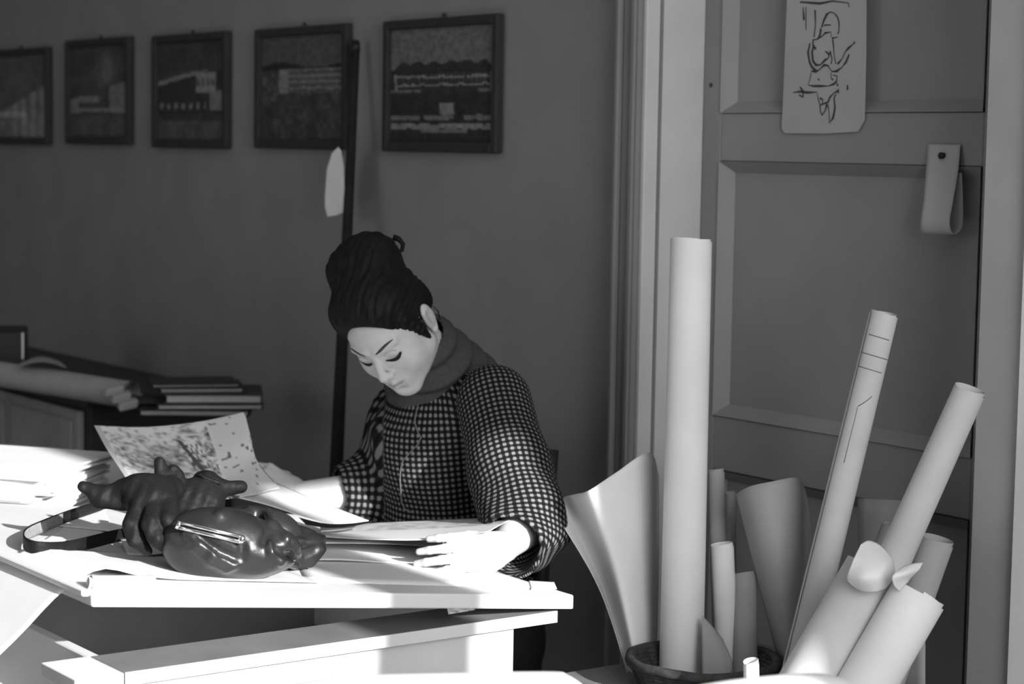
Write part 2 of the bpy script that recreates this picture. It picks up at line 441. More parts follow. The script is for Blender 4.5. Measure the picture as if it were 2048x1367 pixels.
for (x0, y0), (x1, y1), fn, lb in PICS:
    a = atu(x0, y0, UW); b = atu(x1, y1, UW)
    w0, w1 = W_(b), W_(a)
    if x0 < 0: w1 = w0+.47
    zt, zb = (atu((x0+x1)/2 if x0 > 0 else 60, (y0+(y0-17))/2 if x0 > 0 else 97, UW)).z, b.z
    T = thing('framed_photograph', lb, 'picture', 'framed photographs in a row'); fr = .021
    u0 = UW-.022
    for (c, d, e, g) in ((w0, w0+fr, zb, zt), (w1-fr, w1, zb, zt), (w0+fr, w1-fr, zb, zb+fr*1.1), (w0+fr, w1-fr, zt-fr, zt)):
        rbox('frame_bar', u0, UW-.002, c, d, e, g, M_frame, T, .003)
    rbox('backing', UW-.006, UW-.001, w0+.005, w1-.005, zb+.005, zt-.005, M_frame, T)
    nx, ny = 110, 74; v = []; tn = []
    for j in range(ny+1):
        for i in range(nx+1):
            s, t = i/nx, j/ny
            v.append(R(UW-.010, lerp(w1-fr, w0+fr, s), lerp(zt-fr, zb+fr, t))); tn.append(fn(s+.012*(N2(t, s)-.5), t+.012*(N2(s, t)-.5))*(.72+.56*N3(s, t)))
    f = [(j*(nx+1)+i, j*(nx+1)+i+1, (j+1)*(nx+1)+i+1, (j+1)*(nx+1)+i) for j in range(ny) for i in range(nx)]
    o = pymesh('print', v, f, M_print, T); setattr_tone(o, tn)
    # hook and wire above the frame
    hk = R(UW-.004, (w0+w1)/2, zt+.006); tube('hook', [hk-UP*.012, hk+UP*.004], .004, M_frame, T, 8)

# pole leaning on the wall, with a scrap of paper stuck to it
pt = atu(712, 86, UW-.03); pb0 = atu(671, 970, UW-.16)
dirp = (pb0-pt).normalized(); pb = pt+dirp*((.004-pt.z)/dirp.z)
T = thing('leaning_pole', 'tall dark tapering pole leaning on the wall behind the woman', 'pole')
tube('shaft', [lerp(pt, pb, i/12) for i in range(13)], [lerp(.0095, .0200, i/12) for i in range(13)], M_pole, T, 14)
tube('tip', [pt-dirp*.006, pt+dirp*.02], [.008, .0115], M_black, T, 12)
tube('ferrule', [pb-dirp*.05, pb], [.0205, .0205], M_black, T, 12)
k_ = (430-86)/(970-86)
pts = [(676, 294), (664, 306), (654, 338), (650, 390), (650, 414), (655, 433), (672, 430), (687, 424), (688, 380), (686, 330), (681, 300)]
fr_ = [atu(x, y, UW-.085) for x, y in pts]
nn = len(fr_); v = fr_+[p+P*.001 for p in fr_]
o = pymesh('paper_scrap', v, [tuple(range(nn)), tuple(range(2*nn-1, nn-1, -1))]+[(i, nn+i, nn+(i+1) % nn, (i+1) % nn) for i in range(nn)], M_paper)
tag(o, 'torn white scrap of paper stuck beside the leaning dark pole', 'paper')

# ================================================================== papers on the door
def flat_u(name, pts, u, th, m, parent=None):
    fr_ = [atu(x, y, u) for x, y in pts]; nn = len(fr_); v = fr_+[p+P*th for p in fr_]
    return pymesh(name, v, [tuple(range(nn)), tuple(range(2*nn-1, nn-1, -1))]+[(i, nn+i, nn+(i+1) % nn, (i+1) % nn) for i in range(nn)], m, parent)
M_cardg = mat('drawing_card', 0.40, 0.8, 0.04, 10)
T = thing('ink_drawing', 'pale sheet with spiky black ink drawing pinned high on the door', 'drawing')
flat_u('card', [(1577, -120), (1574, 0), (1566, 200), (1563, 258), (1570, 266), (1650, 267), (1715, 263), (1728, 240), (1731, 100), (1732, -120)], UD-.006, .002, M_cardg, T)
STR = [[(1600, 4), (1640, 7), (1665, 2), (1697, 6), (1698, 14)], [(1654, 28), (1648, 40), (1643, 55), (1650, 50), (1662, 50)],
       [(1652, 30), (1660, 24), (1668, 26), (1675, 34), (1678, 45), (1678, 60), (1676, 68)], [(1642, 57), (1640, 70), (1634, 78), (1645, 72), (1650, 66), (1662, 64), (1662, 74)],
       [(1676, 74), (1665, 76), (1667, 92), (1668, 110), (1672, 128)], [(1634, 78), (1626, 80), (1626, 92), (1632, 98)], [(1620, 86), (1616, 105), (1619, 124), (1624, 134), (1632, 142)],
       [(1628, 90), (1624, 104), (1626, 122), (1632, 130), (1640, 130), (1650, 120), (1657, 116), (1658, 108), (1650, 102)], [(1660, 102), (1664, 118), (1662, 128)],
       [(1622, 142), (1632, 143), (1640, 138), (1648, 130), (1656, 131), (1660, 138), (1664, 143), (1674, 142), (1684, 134), (1692, 124), (1697, 112), (1698, 108)],
       [(1675, 128), (1684, 118), (1690, 104), (1697, 96), (1706, 88), (1710, 84)], [(1662, 145), (1662, 156), (1666, 160)], [(1622, 146), (1620, 158), (1616, 170), (1626, 172), (1640, 172), (1656, 172), (1668, 168), (1674, 160)],
       [(1586, 185), (1600, 183), (1616, 185), (1634, 184), (1636, 196), (1640, 210), (1646, 208), (1656, 204), (1660, 194), (1668, 186), (1678, 180), (1676, 186)],
       [(1600, 174), (1606, 182), (1606, 194), (1598, 190)], [(1640, 210), (1641, 222), (1644, 230), (1650, 222), (1654, 208)], [(1656, 210), (1658, 226), (1659, 246), (1666, 236), (1670, 216), (1668, 196), (1672, 188)],
       [(1636, 158), (1639, 160)], [(1695, 170), (1695, 180)], [(1666, 150), (1674, 152), (1673, 166), (1676, 172)], [(1640, 196), (1646, 200), (1644, 208)], [(1630, 20), (1631, 50), (1628, 74)], [(1612, 14), (1612, 60)], [(1606, 14), (1608, 40)]]
v = []; f = []
for st in STR:
    L_ = [atu(x, y, UD-.0068) for x, y in st]
    for i, p in enumerate(L_):
        t = (L_[min(i+1, len(L_)-1)]-L_[max(i-1, 0)]).normalized(); n = t.cross(P).normalized()*(.0013*(1.25+.7*math.sin(i*2.1+p.z*200)))
        v += [p-n, p+n]
        if i: b_ = len(v); f.append((b_-4, b_-3, b_-1, b_-2))
pymesh('ink_lines', v, f, M_ink, T)
T = thing('paper_strip', 'folded strip of paper looped and pinned low on the door', 'paper')
M_strip = mat('strip_paper', 0.46, 0.8, 0.04, 10)
zt_ = atu(1888, 288, UD-.004); zbm = atu(1880, 466, UD-.01)
tx = atu(1855, 288, UD-.004); tx2 = atu(1921, 290, UD-.004)
def sx(px, py, du): return atu(px, py, UD-du)
loft('front_strip', [[sx(1856, 288, .004), sx(1921, 289, .004)], [sx(1852, 340, .016), sx(1916, 342, .014)], [sx(1847, 400, .030), sx(1906, 402, .026)], [sx(1841, 440, .036), sx(1899, 444, .033)], [sx(1842, 462, .030), sx(1905, 466, .028)], [sx(1850, 467, .016), sx(1916, 466, .016)], [sx(1862, 440, .008), sx(1926, 440, .008)], [sx(1862, 350, .004), sx(1924, 345, .004)]], M_strip, T, 6, 40)
pn = atu(1889, 311, UD-.006); tube('pin', [pn+P*.003, pn-P*.010], [.0045, .006], M_black, T, 10)
# ================================================================== work table and tilted drawing board
WB = 2.62
bR = atw(1148, 1189, WB); bL = atw(184, 1180, WB)
uR, uL = U_(bR), U_(bL); SL = (bL.z-bR.z)/(uR-uL)     # board rises away from the woman
def bz(u): return bR.z+(uR-u)*SL
def onb(px, py, h=0.0):
    d = ray(px, py); n = (UP+P*SL); c = bR+UP*h
    return CAM+d*((c-CAM).dot(n)/d.dot(n))
BD = .86; TH = .0235
T = thing('drawing_board', 'thick white drawing board propped up at its left end', 'drawing board')
hexa('board', [R(u, w, bz(u)-TH+zz) for u in (uL, uR) for w in (WB, WB+BD) for zz in (0, TH)], M_board, T, .003, 2)
# end strip, chipped at the left corner
ex0 = uL-.012
hexa('end_strip', [R(u, w, bz(u)-.010+zz) for u in (ex0, uL) for w in (WB+.006, WB+BD) for zz in (0, .0095)], M_board, T, .002)
zS = bR.z-TH-.002
sR = atw(1115, 1226, WB+.01); uS1 = U_(sR); uS0 = U_(atw(150, 1367, WB+.01))
T = thing('work_table', 'long white painted table carrying the tilted drawing board', 'table')
M_railshade = mat('rail_board_shade', .19, .6, .12, 12)  # greyed to paint the board's shade onto the rail top
ua = U_(atw(1028, 1290, WB+.03))
rbox('front_rail', uS0+.075, uS1, WB+.012, WB+.125, zS-.018, zS, M_railshade, T, .001)
rbox('front_edge', uS0+.075, uS1, WB+.010, WB+.0125, zS-.018, zS+.0005, M_table, T)
rbox('rail_end', uS0, uS0+.073, WB+.010, WB+.125, zS-.018, zS+.0005, M_table, T, .001)
rbox('rear_rail', uS0+.075, uS1, WB+.80, WB+.90, zS-.018, zS, M_table, T, .001)
rbox('side_rail', uS1-.07, uS1, WB+.125, WB+.80, zS-.018, zS, M_table, T, .001)
rbox('apron', uS0+.10, ua, WB+.03, WB+.05, .36, zS-.018, M_table, T, .002)
rbox('apron', uS0+.10, ua, WB+.84, WB+.86, zS-.13, zS-.018, M_table, T, .002)
rbox('side_apron', uS0+.10, uS0+.12, WB+.05, WB+.84, zS-.13, zS-.018, M_table, T, .002)
rbox('side_apron', ua-.02, ua, WB+.05, WB+.84, zS-.13, zS-.018, M_table, T, .002)
for u in (uS0+.12, ua-.07):
    for w in (WB+.05, WB+.79): rbox('leg', u, u+.05, w, w+.05, 0, zS-.018, M_table, T, .003)
M_gapshade = mat('gap_shade_grey', .30, .7, .1, 10)
hexa('shade_panel', [R(u, w, z) for u in (uS0-.02, uS1-.08) for w in (WB+.62, WB+.63) for z in (.3, bz(u)-TH-.002)], M_gapshade, T)  # panel added so the gap under the board reads as shade
T2 = thing('prop_block', 'dark wooden block holding up the left end of the board', 'block')
rbox('block', uL+.10, uL+.16, WB+.81, WB+.855, zS+.001, bz(uL+.16)-TH-.001, M_dark, T2, .002)
# scrap of patterned tape hanging under the board's edge
tp = [atw(x, y, WB+.004) for x, y in ((894, 1212), (948, 1212), (950, 1219), (897, 1228))]
v = tp+[p+W*.0012 for p in tp]
o = pymesh('tape_scrap', v, [(0, 1, 2, 3), (7, 6, 5, 4), (0, 4, 5, 1), (1, 5, 6, 2), (2, 6, 7, 3), (3, 7, 4, 0)], mat('mottled_tape', .45, .7, .6, 160))
tag(o, 'small mottled tape scrap hanging under the front board edge', 'tape')

# sheets lying on the board
def bsheet(name, cor, label, m, h=.001, nu=14, nv=10, lift=None, tone=None):
    a, b, c, d = [onb(x, y, h) for x, y in cor]   # back-left, back-right, front-right, front-left
    cs = []
    for j in range(4):
        row = []
        for i in range(5):
            p = lerp(lerp(a, b, i/4), lerp(d, c, i/4), j/3)
            if lift: p = p+UP*lift(i/4, j/3)
            row.append(p)
        cs.append(row)
    o = loft(name, cs, m, None, nu, nv, tone); tag(o, label, 'paper'); return o
bsheet('drawing_sheet', [(560, 1048), (690, 1046), (1098, 1176), (610, 1162)], 'large white sheet taped flat along the right of the board', M_paper, .0008)
bsheet('tracing_sheet', [(450, 1075), (760, 1070), (965, 1128), (560, 1122)], 'thin white sheet lying beneath the womans left hand', M_paper, .0022, lift=lambda s, t: .010*max(0, s-.45)*(1-t)+.004*math.sin(s*6)*(t > .5)*t)
bsheet('folded_sheet', [(640, 1062), (830, 1060), (905, 1096), (600, 1098)], 'curled white sheet under the tilted print by the bag', M_paper, .006, lift=lambda s, t: .010*(1-s)*t+.004*math.sin(s*3))
bsheet('bag_shadow_sheet', [(390, 1120), (600, 1118), (575, 1158), (432, 1158)], 'grey sheet standing in for the shadow beneath the leather bag', M_paperg, .0012)  # added sheet, its grey stands for the bag's shadow on the board
bsheet('torn_corner', [(1058, 1160), (1108, 1163), (1114, 1177), (1062, 1178)], 'small torn paper corner at the tip of the board', M_paper, .0016)
# tape strip and rolled scrap at the near left edge
T = thing('flat_paper_roll', 'flattened paper roll along the near left board edge', 'paper roll')
pA, pB = onb(176, 1164, .008), onb(352, 1171, .007)
paper_roll('rolled_paper', pA, pB, .0085, M_paper, T, 2.4, .5, 18)
paper_roll('inner_paper', lerp(pA, pB, .03), lerp(pA, pB, .72)+UP*.004, .011, M_paperg, T, 1.4, .8, 18)

# big sheet lying under the gloves and drooping over the board's left end
def droop(u, w):
    z = bz(max(u, uL-.005))+.004
    if u < uL+.025: d_ = uL+.025-u; z -= .80*d_*min(1, d_/.02)
    return R(u, w, z)
cs = []
for j in range(5):
    row = []
    for i in range(14):
        u = lerp(uL+.40, uL-.36, i/13)
        w = lerp(WB+.085-.02*max(0, min(1, (u-uL)/.4)), WB+.32, j/4)
        p = droop(u, w); p.z += .012*math.exp(-((u-uL-.05)/.06)**2)*(1-.5*j/4)
        row.append(p)
    cs.append(row)
o = loft('drooping_sheet', cs, M_paper, None, 40, 12); tag(o, 'large white sheet drooping off the left end of the board', 'paper')
# sharp-cornered sheet poking out below the gloves
o = loft('pointed_sheet', [[onb(240, 1075, .012), onb(330, 1080, .014), onb(382, 1092, .016)], [onb(255, 1108, .006), onb(310, 1108, .008), onb(378, 1095, .014)]], M_paper, None, 10, 6)
tag(o, 'pointed white sheet corner jutting from under the glove fingers', 'paper')

# ================================================================== far table with paper stacks
T = thing('far_table', 'plain table at left heaped with white papers', 'table')
zF = .78
rbox('top', .55, 1.86, 3.52, 4.72, zF-.025, zF, M_table, T, .003)
for u in (.6, 1.76):
    for w in (3.56, 4.62): rbox('leg', u, u+.055, w, w+.055, 0, zF-.025, M_table, T, .003)
STK = [(30, .000, 'bottom thick bundle of white papers on the far table', .022), (22, .0, 'second bundle of white papers from the table up', .016), (34, .0, 'third bundle in the white paper pile, set back', .014), (10, .0, 'fourth bundle in the white paper pile, edges uneven', .018), (26, .0, 'thin bundle second from the top of the paper pile', .011), (0, .0, 'topmost bundle of the sunlit white paper pile', .012)]
zz = zF+.001
e0 = atz(166, 1046, zF); uE, wE = U_(e0), W_(e0)
for k, (dx, _, lb, th) in enumerate(STK):
    T = thing('paper_bundle', lb, 'papers', 'pile of white papers on the far table')
    a = math.radians(-12+6*math.sin(k*2.3)); ax = (Vector((1, 0, 0))*math.cos(a)+Vector((0, 1, 0))*math.sin(a)); ay = UP.cross(ax)
    c = e0+Vector((-.24-dx*.0006, .17+.01*math.sin(k*1.7), 0)); c.z = zz+th/2
    n = max(3, int(th/.0035)); 
    for s in range(n):
        off = ax*.006*math.sin(k*3+s*2.1)+ay*.005*math.sin(k+s*1.3)
        cc = c+off; cc.z = zz+th*(s+.5)/n
        obox('sheet_layer', cc, ax*.22, ay*.15, UP*(th/n*.49), M_paper, T)
    zz += th
def curl(name, rows, label, m=M_paper, nu=24, nv=10, tone=None):
    o = loft(name, [[q(*p) for p in r] for r in rows], m, None, nu, nv, tone); tag(o, label, 'paper'); return o
curl('curled_sheet', [[(-60, 885, 4.489), (40, 888, 4.489), (130, 897, 4.460), (240, 912, 4.441)], [(-60, 930, 4.252), (40, 932, 4.252), (130, 940, 4.205), (250, 962, 4.158)], [(-60, 958, 4.111), (40, 955, 4.111), (150, 975, 4.045), (262, 1005, 3.969)]], 'wide curled sheet lying behind the white paper pile')
bsheet('loose_sheet', [(150, 1022), (205, 1006), (224, 1062), (110, 1050)], 'loose bright sheet on the board inside the strap loop', M_paper, .003)
bsheet('loose_sheet', [(128, 1052), (200, 1058), (225, 1078), (85, 1080)], 'narrow loose sheet just inside the near side of the strap', M_paper, .0015)
# ================================================================== cabinet by the wall with its papers
uC = 2.2; cc = atu(182, 900, uC); wC = W_(cc); zC = atu(182, 797, uC).z
T = thing('dark_cabinet', 'low dark wooden cabinet against the wall at left', 'cabinet')
rbox('body', uC, UW-.003, wC, wC+1.3, .06, zC-.02, M_dark, T, .003)
rbox('top', uC-.02, UW-.003, wC-.015, wC+1.32, zC-.02, zC, M_dark, T, .003)
rbox('plinth', uC+.03, UW-.003, wC+.03, wC+1.27, 0, .06, M_dark, T)
wa, wb = W_(atu(160, 860, uC)), W_(atu(38, 860, uC))
for a, b in ((wa, wb), (wb+.05, wb+.05+(wb-wa))):
    d = rbox('door', uC-.018, uC-.001, a-.03, b+.03, .09, zC-.035, M_mid, T, .003)
    rbox('panel', uC-.024, uC-.018, a, b, .16, atu(100, 822, uC).z, M_mid, d, .004)
    rbox('knob', uC-.04, uC-.018, a-.02, a-.005, .5, .515, M_black, d, .003)
def book(px, py, Y, L, D, th, yaw, label, cover, pages, z):
    T = thing('folder', label, 'folder', 'folders and books piled on the cabinet')
    c = q(px, py, Y); c.z = z+th/2; a = math.radians(yaw)
    ax = Vector((math.cos(a), math.sin(a), 0)); ay = Vector((-math.sin(a), math.cos(a), 0))
    ct = min(.004, th*.18)
    obox('cover', c+UP*(th/2-ct/2), ax*L/2, ay*D/2, UP*ct/2, cover, T, .001)
    obox('cover', c-UP*(th/2-ct/2), ax*L/2, ay*D/2, UP*ct/2, cover, T, .001)
    obox('pages', c+ay*.004, ax*(L/2-.006), ay*(D/2-.003), UP*(th/2-ct), pages, T)
M_pg = mat('book_pages', .34, .8, .2, 60, stretch=(1, 1, 12)); M_pgl = mat('book_pages_light', .45, .8, .15, 60, stretch=(1, 1, 12)); M_cv = mat('folder_cover', .05, .6, .3, 20)
z = zC+.001
for px, L, D, th, yaw, lb, cv, pg in (
    (395, .26, .20, .016, 4, 'bottom black folder of the pile on the dark cabinet', M_black, M_pg),
    (420, .25, .20, .013, 9, 'thin dark folder with pale edge, second from cabinet top', M_cv, M_pgl),
    (300, .15, .15, .012, 2, 'short dark folder sticking out left from the pile', M_cv, M_cv),
    (428, .23, .20, .024, 8, 'thick book with pale page block in the cabinet pile', M_cv, M_pgl),
    (400, .20, .18, .012, 12, 'slim folder second from the top of the pile', M_cv, M_pg),
    (385, .21, .17, .007, 15, 'thin dark pad topmost on the cabinet pile', M_black, M_pg)):
    Yb = 5.0
    if px == 300: book(px, 740, 5.05, L, D, th, yaw, lb, cv, pg, z+.001-.013); continue
    book(px, 740, Yb, L, D, th, yaw, lb, cv, pg, z); z += th+.0006
T = thing('paper_roll_lying', 'thick roll of grey paper lying on the dark cabinet', 'paper roll')
ra = q(-80, 745, 5.55); rb_ = q(262, 768, 5.02); ra.z = zC+.038; rb_.z = zC+.036
paper_roll('roll', ra, rb_, .036, M_rolld, T, 3.0, .55, 26, wob=.02)
for k in range(3):
    a = q(228+14*k, 768+6*k, 4.98-.01*k); a.z = zC+.052-.016*k
    obox('crumpled_end', a, Vector((.020, .010, .004)), Vector((-.006, .014, .003)), Vector((.002, -.002, .010)), M_rolld, T, .004)
bx = q(20, 690, 5.62); T = thing('black_binder', 'black upright binder with a thin white edge behind the paper roll', 'binder')
zb2 = q(20, 655, 5.62).z
c = Vector((bx.x, bx.y, (zC+zb2)/2)); ax, ay = Vector((.97, .2, 0)).normalized(), Vector((-.2, .97, 0)).normalized()
obox('body', c, ax*.045, ay*.10, UP*((zb2-zC)/2-.002), M_black, T, .006, 2)
obox('white_edge', c+ax*.036-ay*.1005+UP*.03, ax*.0022, ay*.0008, UP*.035, M_board, T)
lsh = loft('crumpled_sheet', [[q(40, 726, 5.35), q(80, 712, 5.35), q(120, 722, 5.3)], [q(30, 735, 5.25), q(85, 722, 5.2), q(135, 735, 5.2)]], M_rolld, None, 10, 6); tag(lsh, 'crumpled dull sheet lying on top of the long grey roll', 'paper')

# ================================================================== rolls by the door
zL = .60
T = thing('low_stand', 'low plain wooden stand under the basket of drawing rolls', 'stand')
bc = q(1405, 1380, 3.40)
uc, wc = U_(bc), W_(bc)
rbox('top', uc-.15, UW-.05, wc-.60, wc+.20, zL-.03, zL, M_ash, T, .003)
for u in (uc-.13, UW-.11):
    for w in (wc-.58, wc+.13): rbox('leg', u, u+.05, w, w+.05, 0, zL-.03, M_ash, T, .003)
# wicker basket
zRim = q(1405, 1346, 3.30).z
T = thing('wicker_basket', 'dark round wicker basket holding paper rolls', 'basket')
BR = .118; cB = Vector((bc.x, bc.y, 0))
def ring(name, r, z, rad, ph, amp, n=48, par=T):
    v = []; f = []; m_ = 8
    for i in range(n):
        a = 2*math.pi*i/n; rr = r+amp*math.sin(a*14+ph); c = cB+Vector((math.cos(a)*rr, math.sin(a)*rr, z+.0015*math.sin(a*5+ph)))
        o = Vector((math.cos(a), math.sin(a), 0))
        for k in range(m_):
            b = 2*math.pi*k/m_; v.append(c+o*math.cos(b)*rad+UP*math.sin(b)*rad)
    for i in range(n):
        for k in range(m_): f.append((i*m_+k, i*m_+(k+1) % m_, ((i+1) % n)*m_+(k+1) % m_, ((i+1) % n)*m_+k))
    return pymesh(name, v, f, M_wick, par, True)
nz = 13
for k in range(nz): ring('weaver', BR-.02*(1-k/nz), lerp(zL+.005, zRim-.006, k/(nz-1)), .0052, math.pi*(k % 2), .0035)
ring('rim', BR+.003, zRim-.002, .0085, 0, .001)
for k in range(14):
    a = 2*math.pi*k/14; d = Vector((math.cos(a), math.sin(a), 0))
    tube('stake', [cB+d*(BR-.021)+UP*(zL+.002), cB+d*BR+UP*zRim], .0035, M_wick, T, 6)
tube('base', [cB+UP*(zL+.001), cB+UP*(zL+.008)], BR-.018, M_wick, T, 24)
GR = 'paper rolls standing by the door'
def roll(px, py, Y, qx, qy, QY, r, label, m=M_roll, z0=None, turns=2.2, rin=.86, ph=0, rb=None, wob=0.0):
    """(px,py,Y): top centre; (qx,qy,QY): a lower point of the axis; runs on down to z0"""
    a, b = q(px, py, Y), q(qx, qy, QY); d = (b-a).normalized()
    z0 = zL+.004+r*math.sqrt(max(0, 1-d.z*d.z)) if z0 is None else z0
    e = a+d*((z0-a.z)/d.z)
    T = tag(paper_roll('paper_roll', e, a, r, m, None, turns, rin, 30, ph, wob, rb), label, 'paper roll', GR); return T
roll(1382, 482, 3.55, 1362, 1335, 3.46, .0375, 'tallest white paper roll, upright in the basket', ph=1.0, rb=.0357, turns=3.0, rin=.9)
roll(1768, 628, 3.34, 1620, 1240, 3.34, .0265, 'long creased roll leaning right, middle of the bunch', M_roll2, ph=2.2, turns=3.2, rin=.8, rb=.0235)
roll(1940, 778, 3.20, 1800, 1090, 3.22, .0300, 'long roll leaning against the right casing, dark open end', M_roll2, ph=.4, rb=.0255)
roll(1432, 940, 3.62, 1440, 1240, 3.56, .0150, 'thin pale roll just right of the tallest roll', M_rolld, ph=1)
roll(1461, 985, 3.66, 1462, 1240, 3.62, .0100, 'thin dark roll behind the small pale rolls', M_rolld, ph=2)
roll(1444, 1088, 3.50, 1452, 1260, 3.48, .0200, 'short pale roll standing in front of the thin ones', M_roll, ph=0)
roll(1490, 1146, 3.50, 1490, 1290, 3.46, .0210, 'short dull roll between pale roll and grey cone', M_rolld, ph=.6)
roll(1748, 1140, 3.11, 1616, 1367, 3.07, .0473, 'fat white roll with a flap curling over its mouth', M_roll2, ph=-.8, turns=2.4, rin=.82)
roll(1838, 1185, 3.05, 1732, 1367, 3.03, .0440, 'fat white roll at lower right, nearest the camera', ph=-1.6, turns=2.6, rin=.8)
roll(1876, 1078, 3.30, 1840, 1180, 3.30, .0270, 'grey paper roll leaning behind the near fat rolls', M_rolld, ph=.3)
roll(1776, 1048, 3.36, 1752, 1110, 3.36, .0105, 'narrow dull tube peeping behind the long leaning rolls', M_rolld, ph=.3)
o = roll(1502, 1322, 3.02, 1503, 1400, 3.02, .0118, 'little stub of rolled paper in front of the basket', M_roll, ph=.3)
LR = [o_ for o_ in COL.objects if o_.get('label', '').startswith('long creased roll')][0]
from mathutils.bvhtree import BVHTree
bvr = BVHTree.FromPolygons([v.co.copy() for v in LR.data.vertices], [tuple(p.vertices) for p in LR.data.polygons])
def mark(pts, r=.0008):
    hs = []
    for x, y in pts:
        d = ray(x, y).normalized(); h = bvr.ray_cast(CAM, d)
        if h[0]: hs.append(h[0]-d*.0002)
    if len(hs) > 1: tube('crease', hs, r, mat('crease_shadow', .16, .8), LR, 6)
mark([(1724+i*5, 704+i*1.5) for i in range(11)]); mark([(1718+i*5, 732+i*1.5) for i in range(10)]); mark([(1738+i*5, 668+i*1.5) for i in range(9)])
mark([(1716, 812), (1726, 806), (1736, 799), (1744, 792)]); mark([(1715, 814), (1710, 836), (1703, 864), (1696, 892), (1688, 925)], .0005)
def curlz(name, rows, label, m=M_roll, nu=30, nv=12):
    return curl(name, rows, label, m, nu, nv)
curlz('curled_sheet', [[(1108, 1022, 3.560), (1124, 996, 3.600), (1150, 988, 3.550), (1178, 980, 3.480), (1230, 946, 3.520), (1298, 904, 3.600), (1318, 950, 3.660)],
                      [(1200, 1180, 3.540), (1204, 1168, 3.560), (1214, 1160, 3.530), (1232, 1150, 3.480), (1262, 1140, 3.500), (1300, 1130, 3.560), (1318, 1130, 3.620)],
                      [(1262, 1370, 3.480), (1266, 1370, 3.490), (1272, 1370, 3.480), (1280, 1370, 3.460), (1290, 1370, 3.470), (1302, 1370, 3.500), (1312, 1370, 3.520)]], 'big white sheet fanned out in a curl left of the tall roll', M_roll, 48, 18)
curlz('curled_sheet', [[(1404, 1230, 3.42), (1424, 1250, 3.42), (1446, 1278, 3.42)], [(1404, 1300, 3.40), (1436, 1310, 3.39), (1466, 1330, 3.39)], [(1404, 1370, 3.38), (1440, 1365, 3.37), (1450, 1362, 3.37)]], 'small pale paper corner right of the tall rolls foot', M_rolld, 10, 10)
curlz('curled_sheet', [[(1470, 988, 3.50), (1500, 972, 3.46), (1545, 962, 3.45), (1592, 954, 3.48), (1606, 966, 3.54), (1616, 1000, 3.60)],
                      [(1520, 1180, 3.48), (1540, 1180, 3.44), (1570, 1180, 3.42), (1605, 1180, 3.44), (1622, 1180, 3.49), (1632, 1180, 3.54)],
                      [(1568, 1368, 3.44), (1580, 1368, 3.41), (1592, 1368, 3.40), (1602, 1368, 3.41), (1612, 1368, 3.43), (1618, 1368, 3.45)]], 'grey sheet rolled into a cone in the middle', M_rolld, 36, 16)
curlz('paper_flap', [[(1722, 1088, 3.060), (1738, 1080, 3.080), (1762, 1090, 3.090), (1784, 1115, 3.090)], [(1706, 1120, 3.030), (1735, 1118, 3.030), (1768, 1124, 3.040), (1790, 1140, 3.060)],
                    [(1694, 1155, 3.030), (1725, 1155, 3.005), (1755, 1155, 3.010), (1786, 1158, 3.040)], [(1706, 1172, 3.050), (1725, 1182, 3.030), (1750, 1184, 3.030), (1772, 1176, 3.050)]], 'rounded white flap curling over the mouth of a fat roll', M_paper, 20, 20)
curlz('paper_flap', [[(1806, 1132, 3.02), (1826, 1126, 3.03), (1846, 1124, 3.05)], [(1786, 1150, 2.99), (1812, 1146, 3.0), (1838, 1140, 3.03)], [(1788, 1170, 3.0), (1806, 1160, 3.01), (1822, 1156, 3.03)], [(1800, 1182, 3.02), (1808, 1172, 3.02), (1816, 1164, 3.03)]], 'small white curl at the mouth of the near roll', M_paper, 12, 12)
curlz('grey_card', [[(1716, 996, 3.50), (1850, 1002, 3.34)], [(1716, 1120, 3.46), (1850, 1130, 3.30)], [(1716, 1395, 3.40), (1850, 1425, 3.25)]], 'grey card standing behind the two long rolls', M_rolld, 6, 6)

# ================================================================== foreground table with sheets, just under the frame
T = thing('near_table', 'near table just below the picture, covered in white sheets', 'table')
zN = .79
cN = Vector((.08, 2.22, 0)); X1, Y1 = Vector((1, 0, 0)), Vector((0, 1, 0))
obox('top', cN+UP*(zN-.015), X1*.46, Y1*.34, UP*.015, M_table, T, .004)
for a in (-1, 1):
    for b_ in (-1, 1): obox('leg', cN+X1*.41*a+Y1*.29*b_+UP*(zN-.03)/2, X1*.025, Y1*.025, UP*(zN-.03)/2, M_table, T, .003)
curl('arched_sheet', [[(570, 1392, 2.52), (700, 1376, 2.53), (900, 1372, 2.54), (1095, 1370, 2.54), (1130, 1378, 2.53), (1160, 1395, 2.52)], [(560, 1374, 2.45), (700, 1356, 2.45), (900, 1350, 2.46), (1100, 1347, 2.47), (1135, 1354, 2.47), (1165, 1372, 2.47)], [(550, 1520, 2.3), (700, 1510, 2.3), (900, 1505, 2.3), (1100, 1500, 2.3), (1140, 1510, 2.3), (1175, 1525, 2.3)]], 'arched white sheet showing along the bottom edge, left', M_paper, 40, 14)
curl('arched_sheet', [[(1390, 1400, 2.42), (1460, 1390, 2.43), (1560, 1380, 2.44), (1635, 1378, 2.44), (1680, 1388, 2.43), (1715, 1404, 2.42)], [(1380, 1380, 2.35), (1460, 1367, 2.35), (1560, 1357, 2.36), (1640, 1354, 2.36), (1690, 1366, 2.36), (1730, 1387, 2.36)], [(1370, 1580, 2.2), (1460, 1575, 2.2), (1560, 1570, 2.2), (1640, 1568, 2.2), (1690, 1575, 2.2), (1740, 1585, 2.2)]], 'peaked white sheet showing along the bottom edge, right', M_paper, 40, 14)
# ================================================================== the woman
V3 = lambda v: np.array((v[0], v[1], v[2]), float)
def Q3(px, py, Y): return V3(q(px, py, Y))
woman = thing('person', 'woman with dark upswept hair in houndstooth jacket reading at the board', 'person')
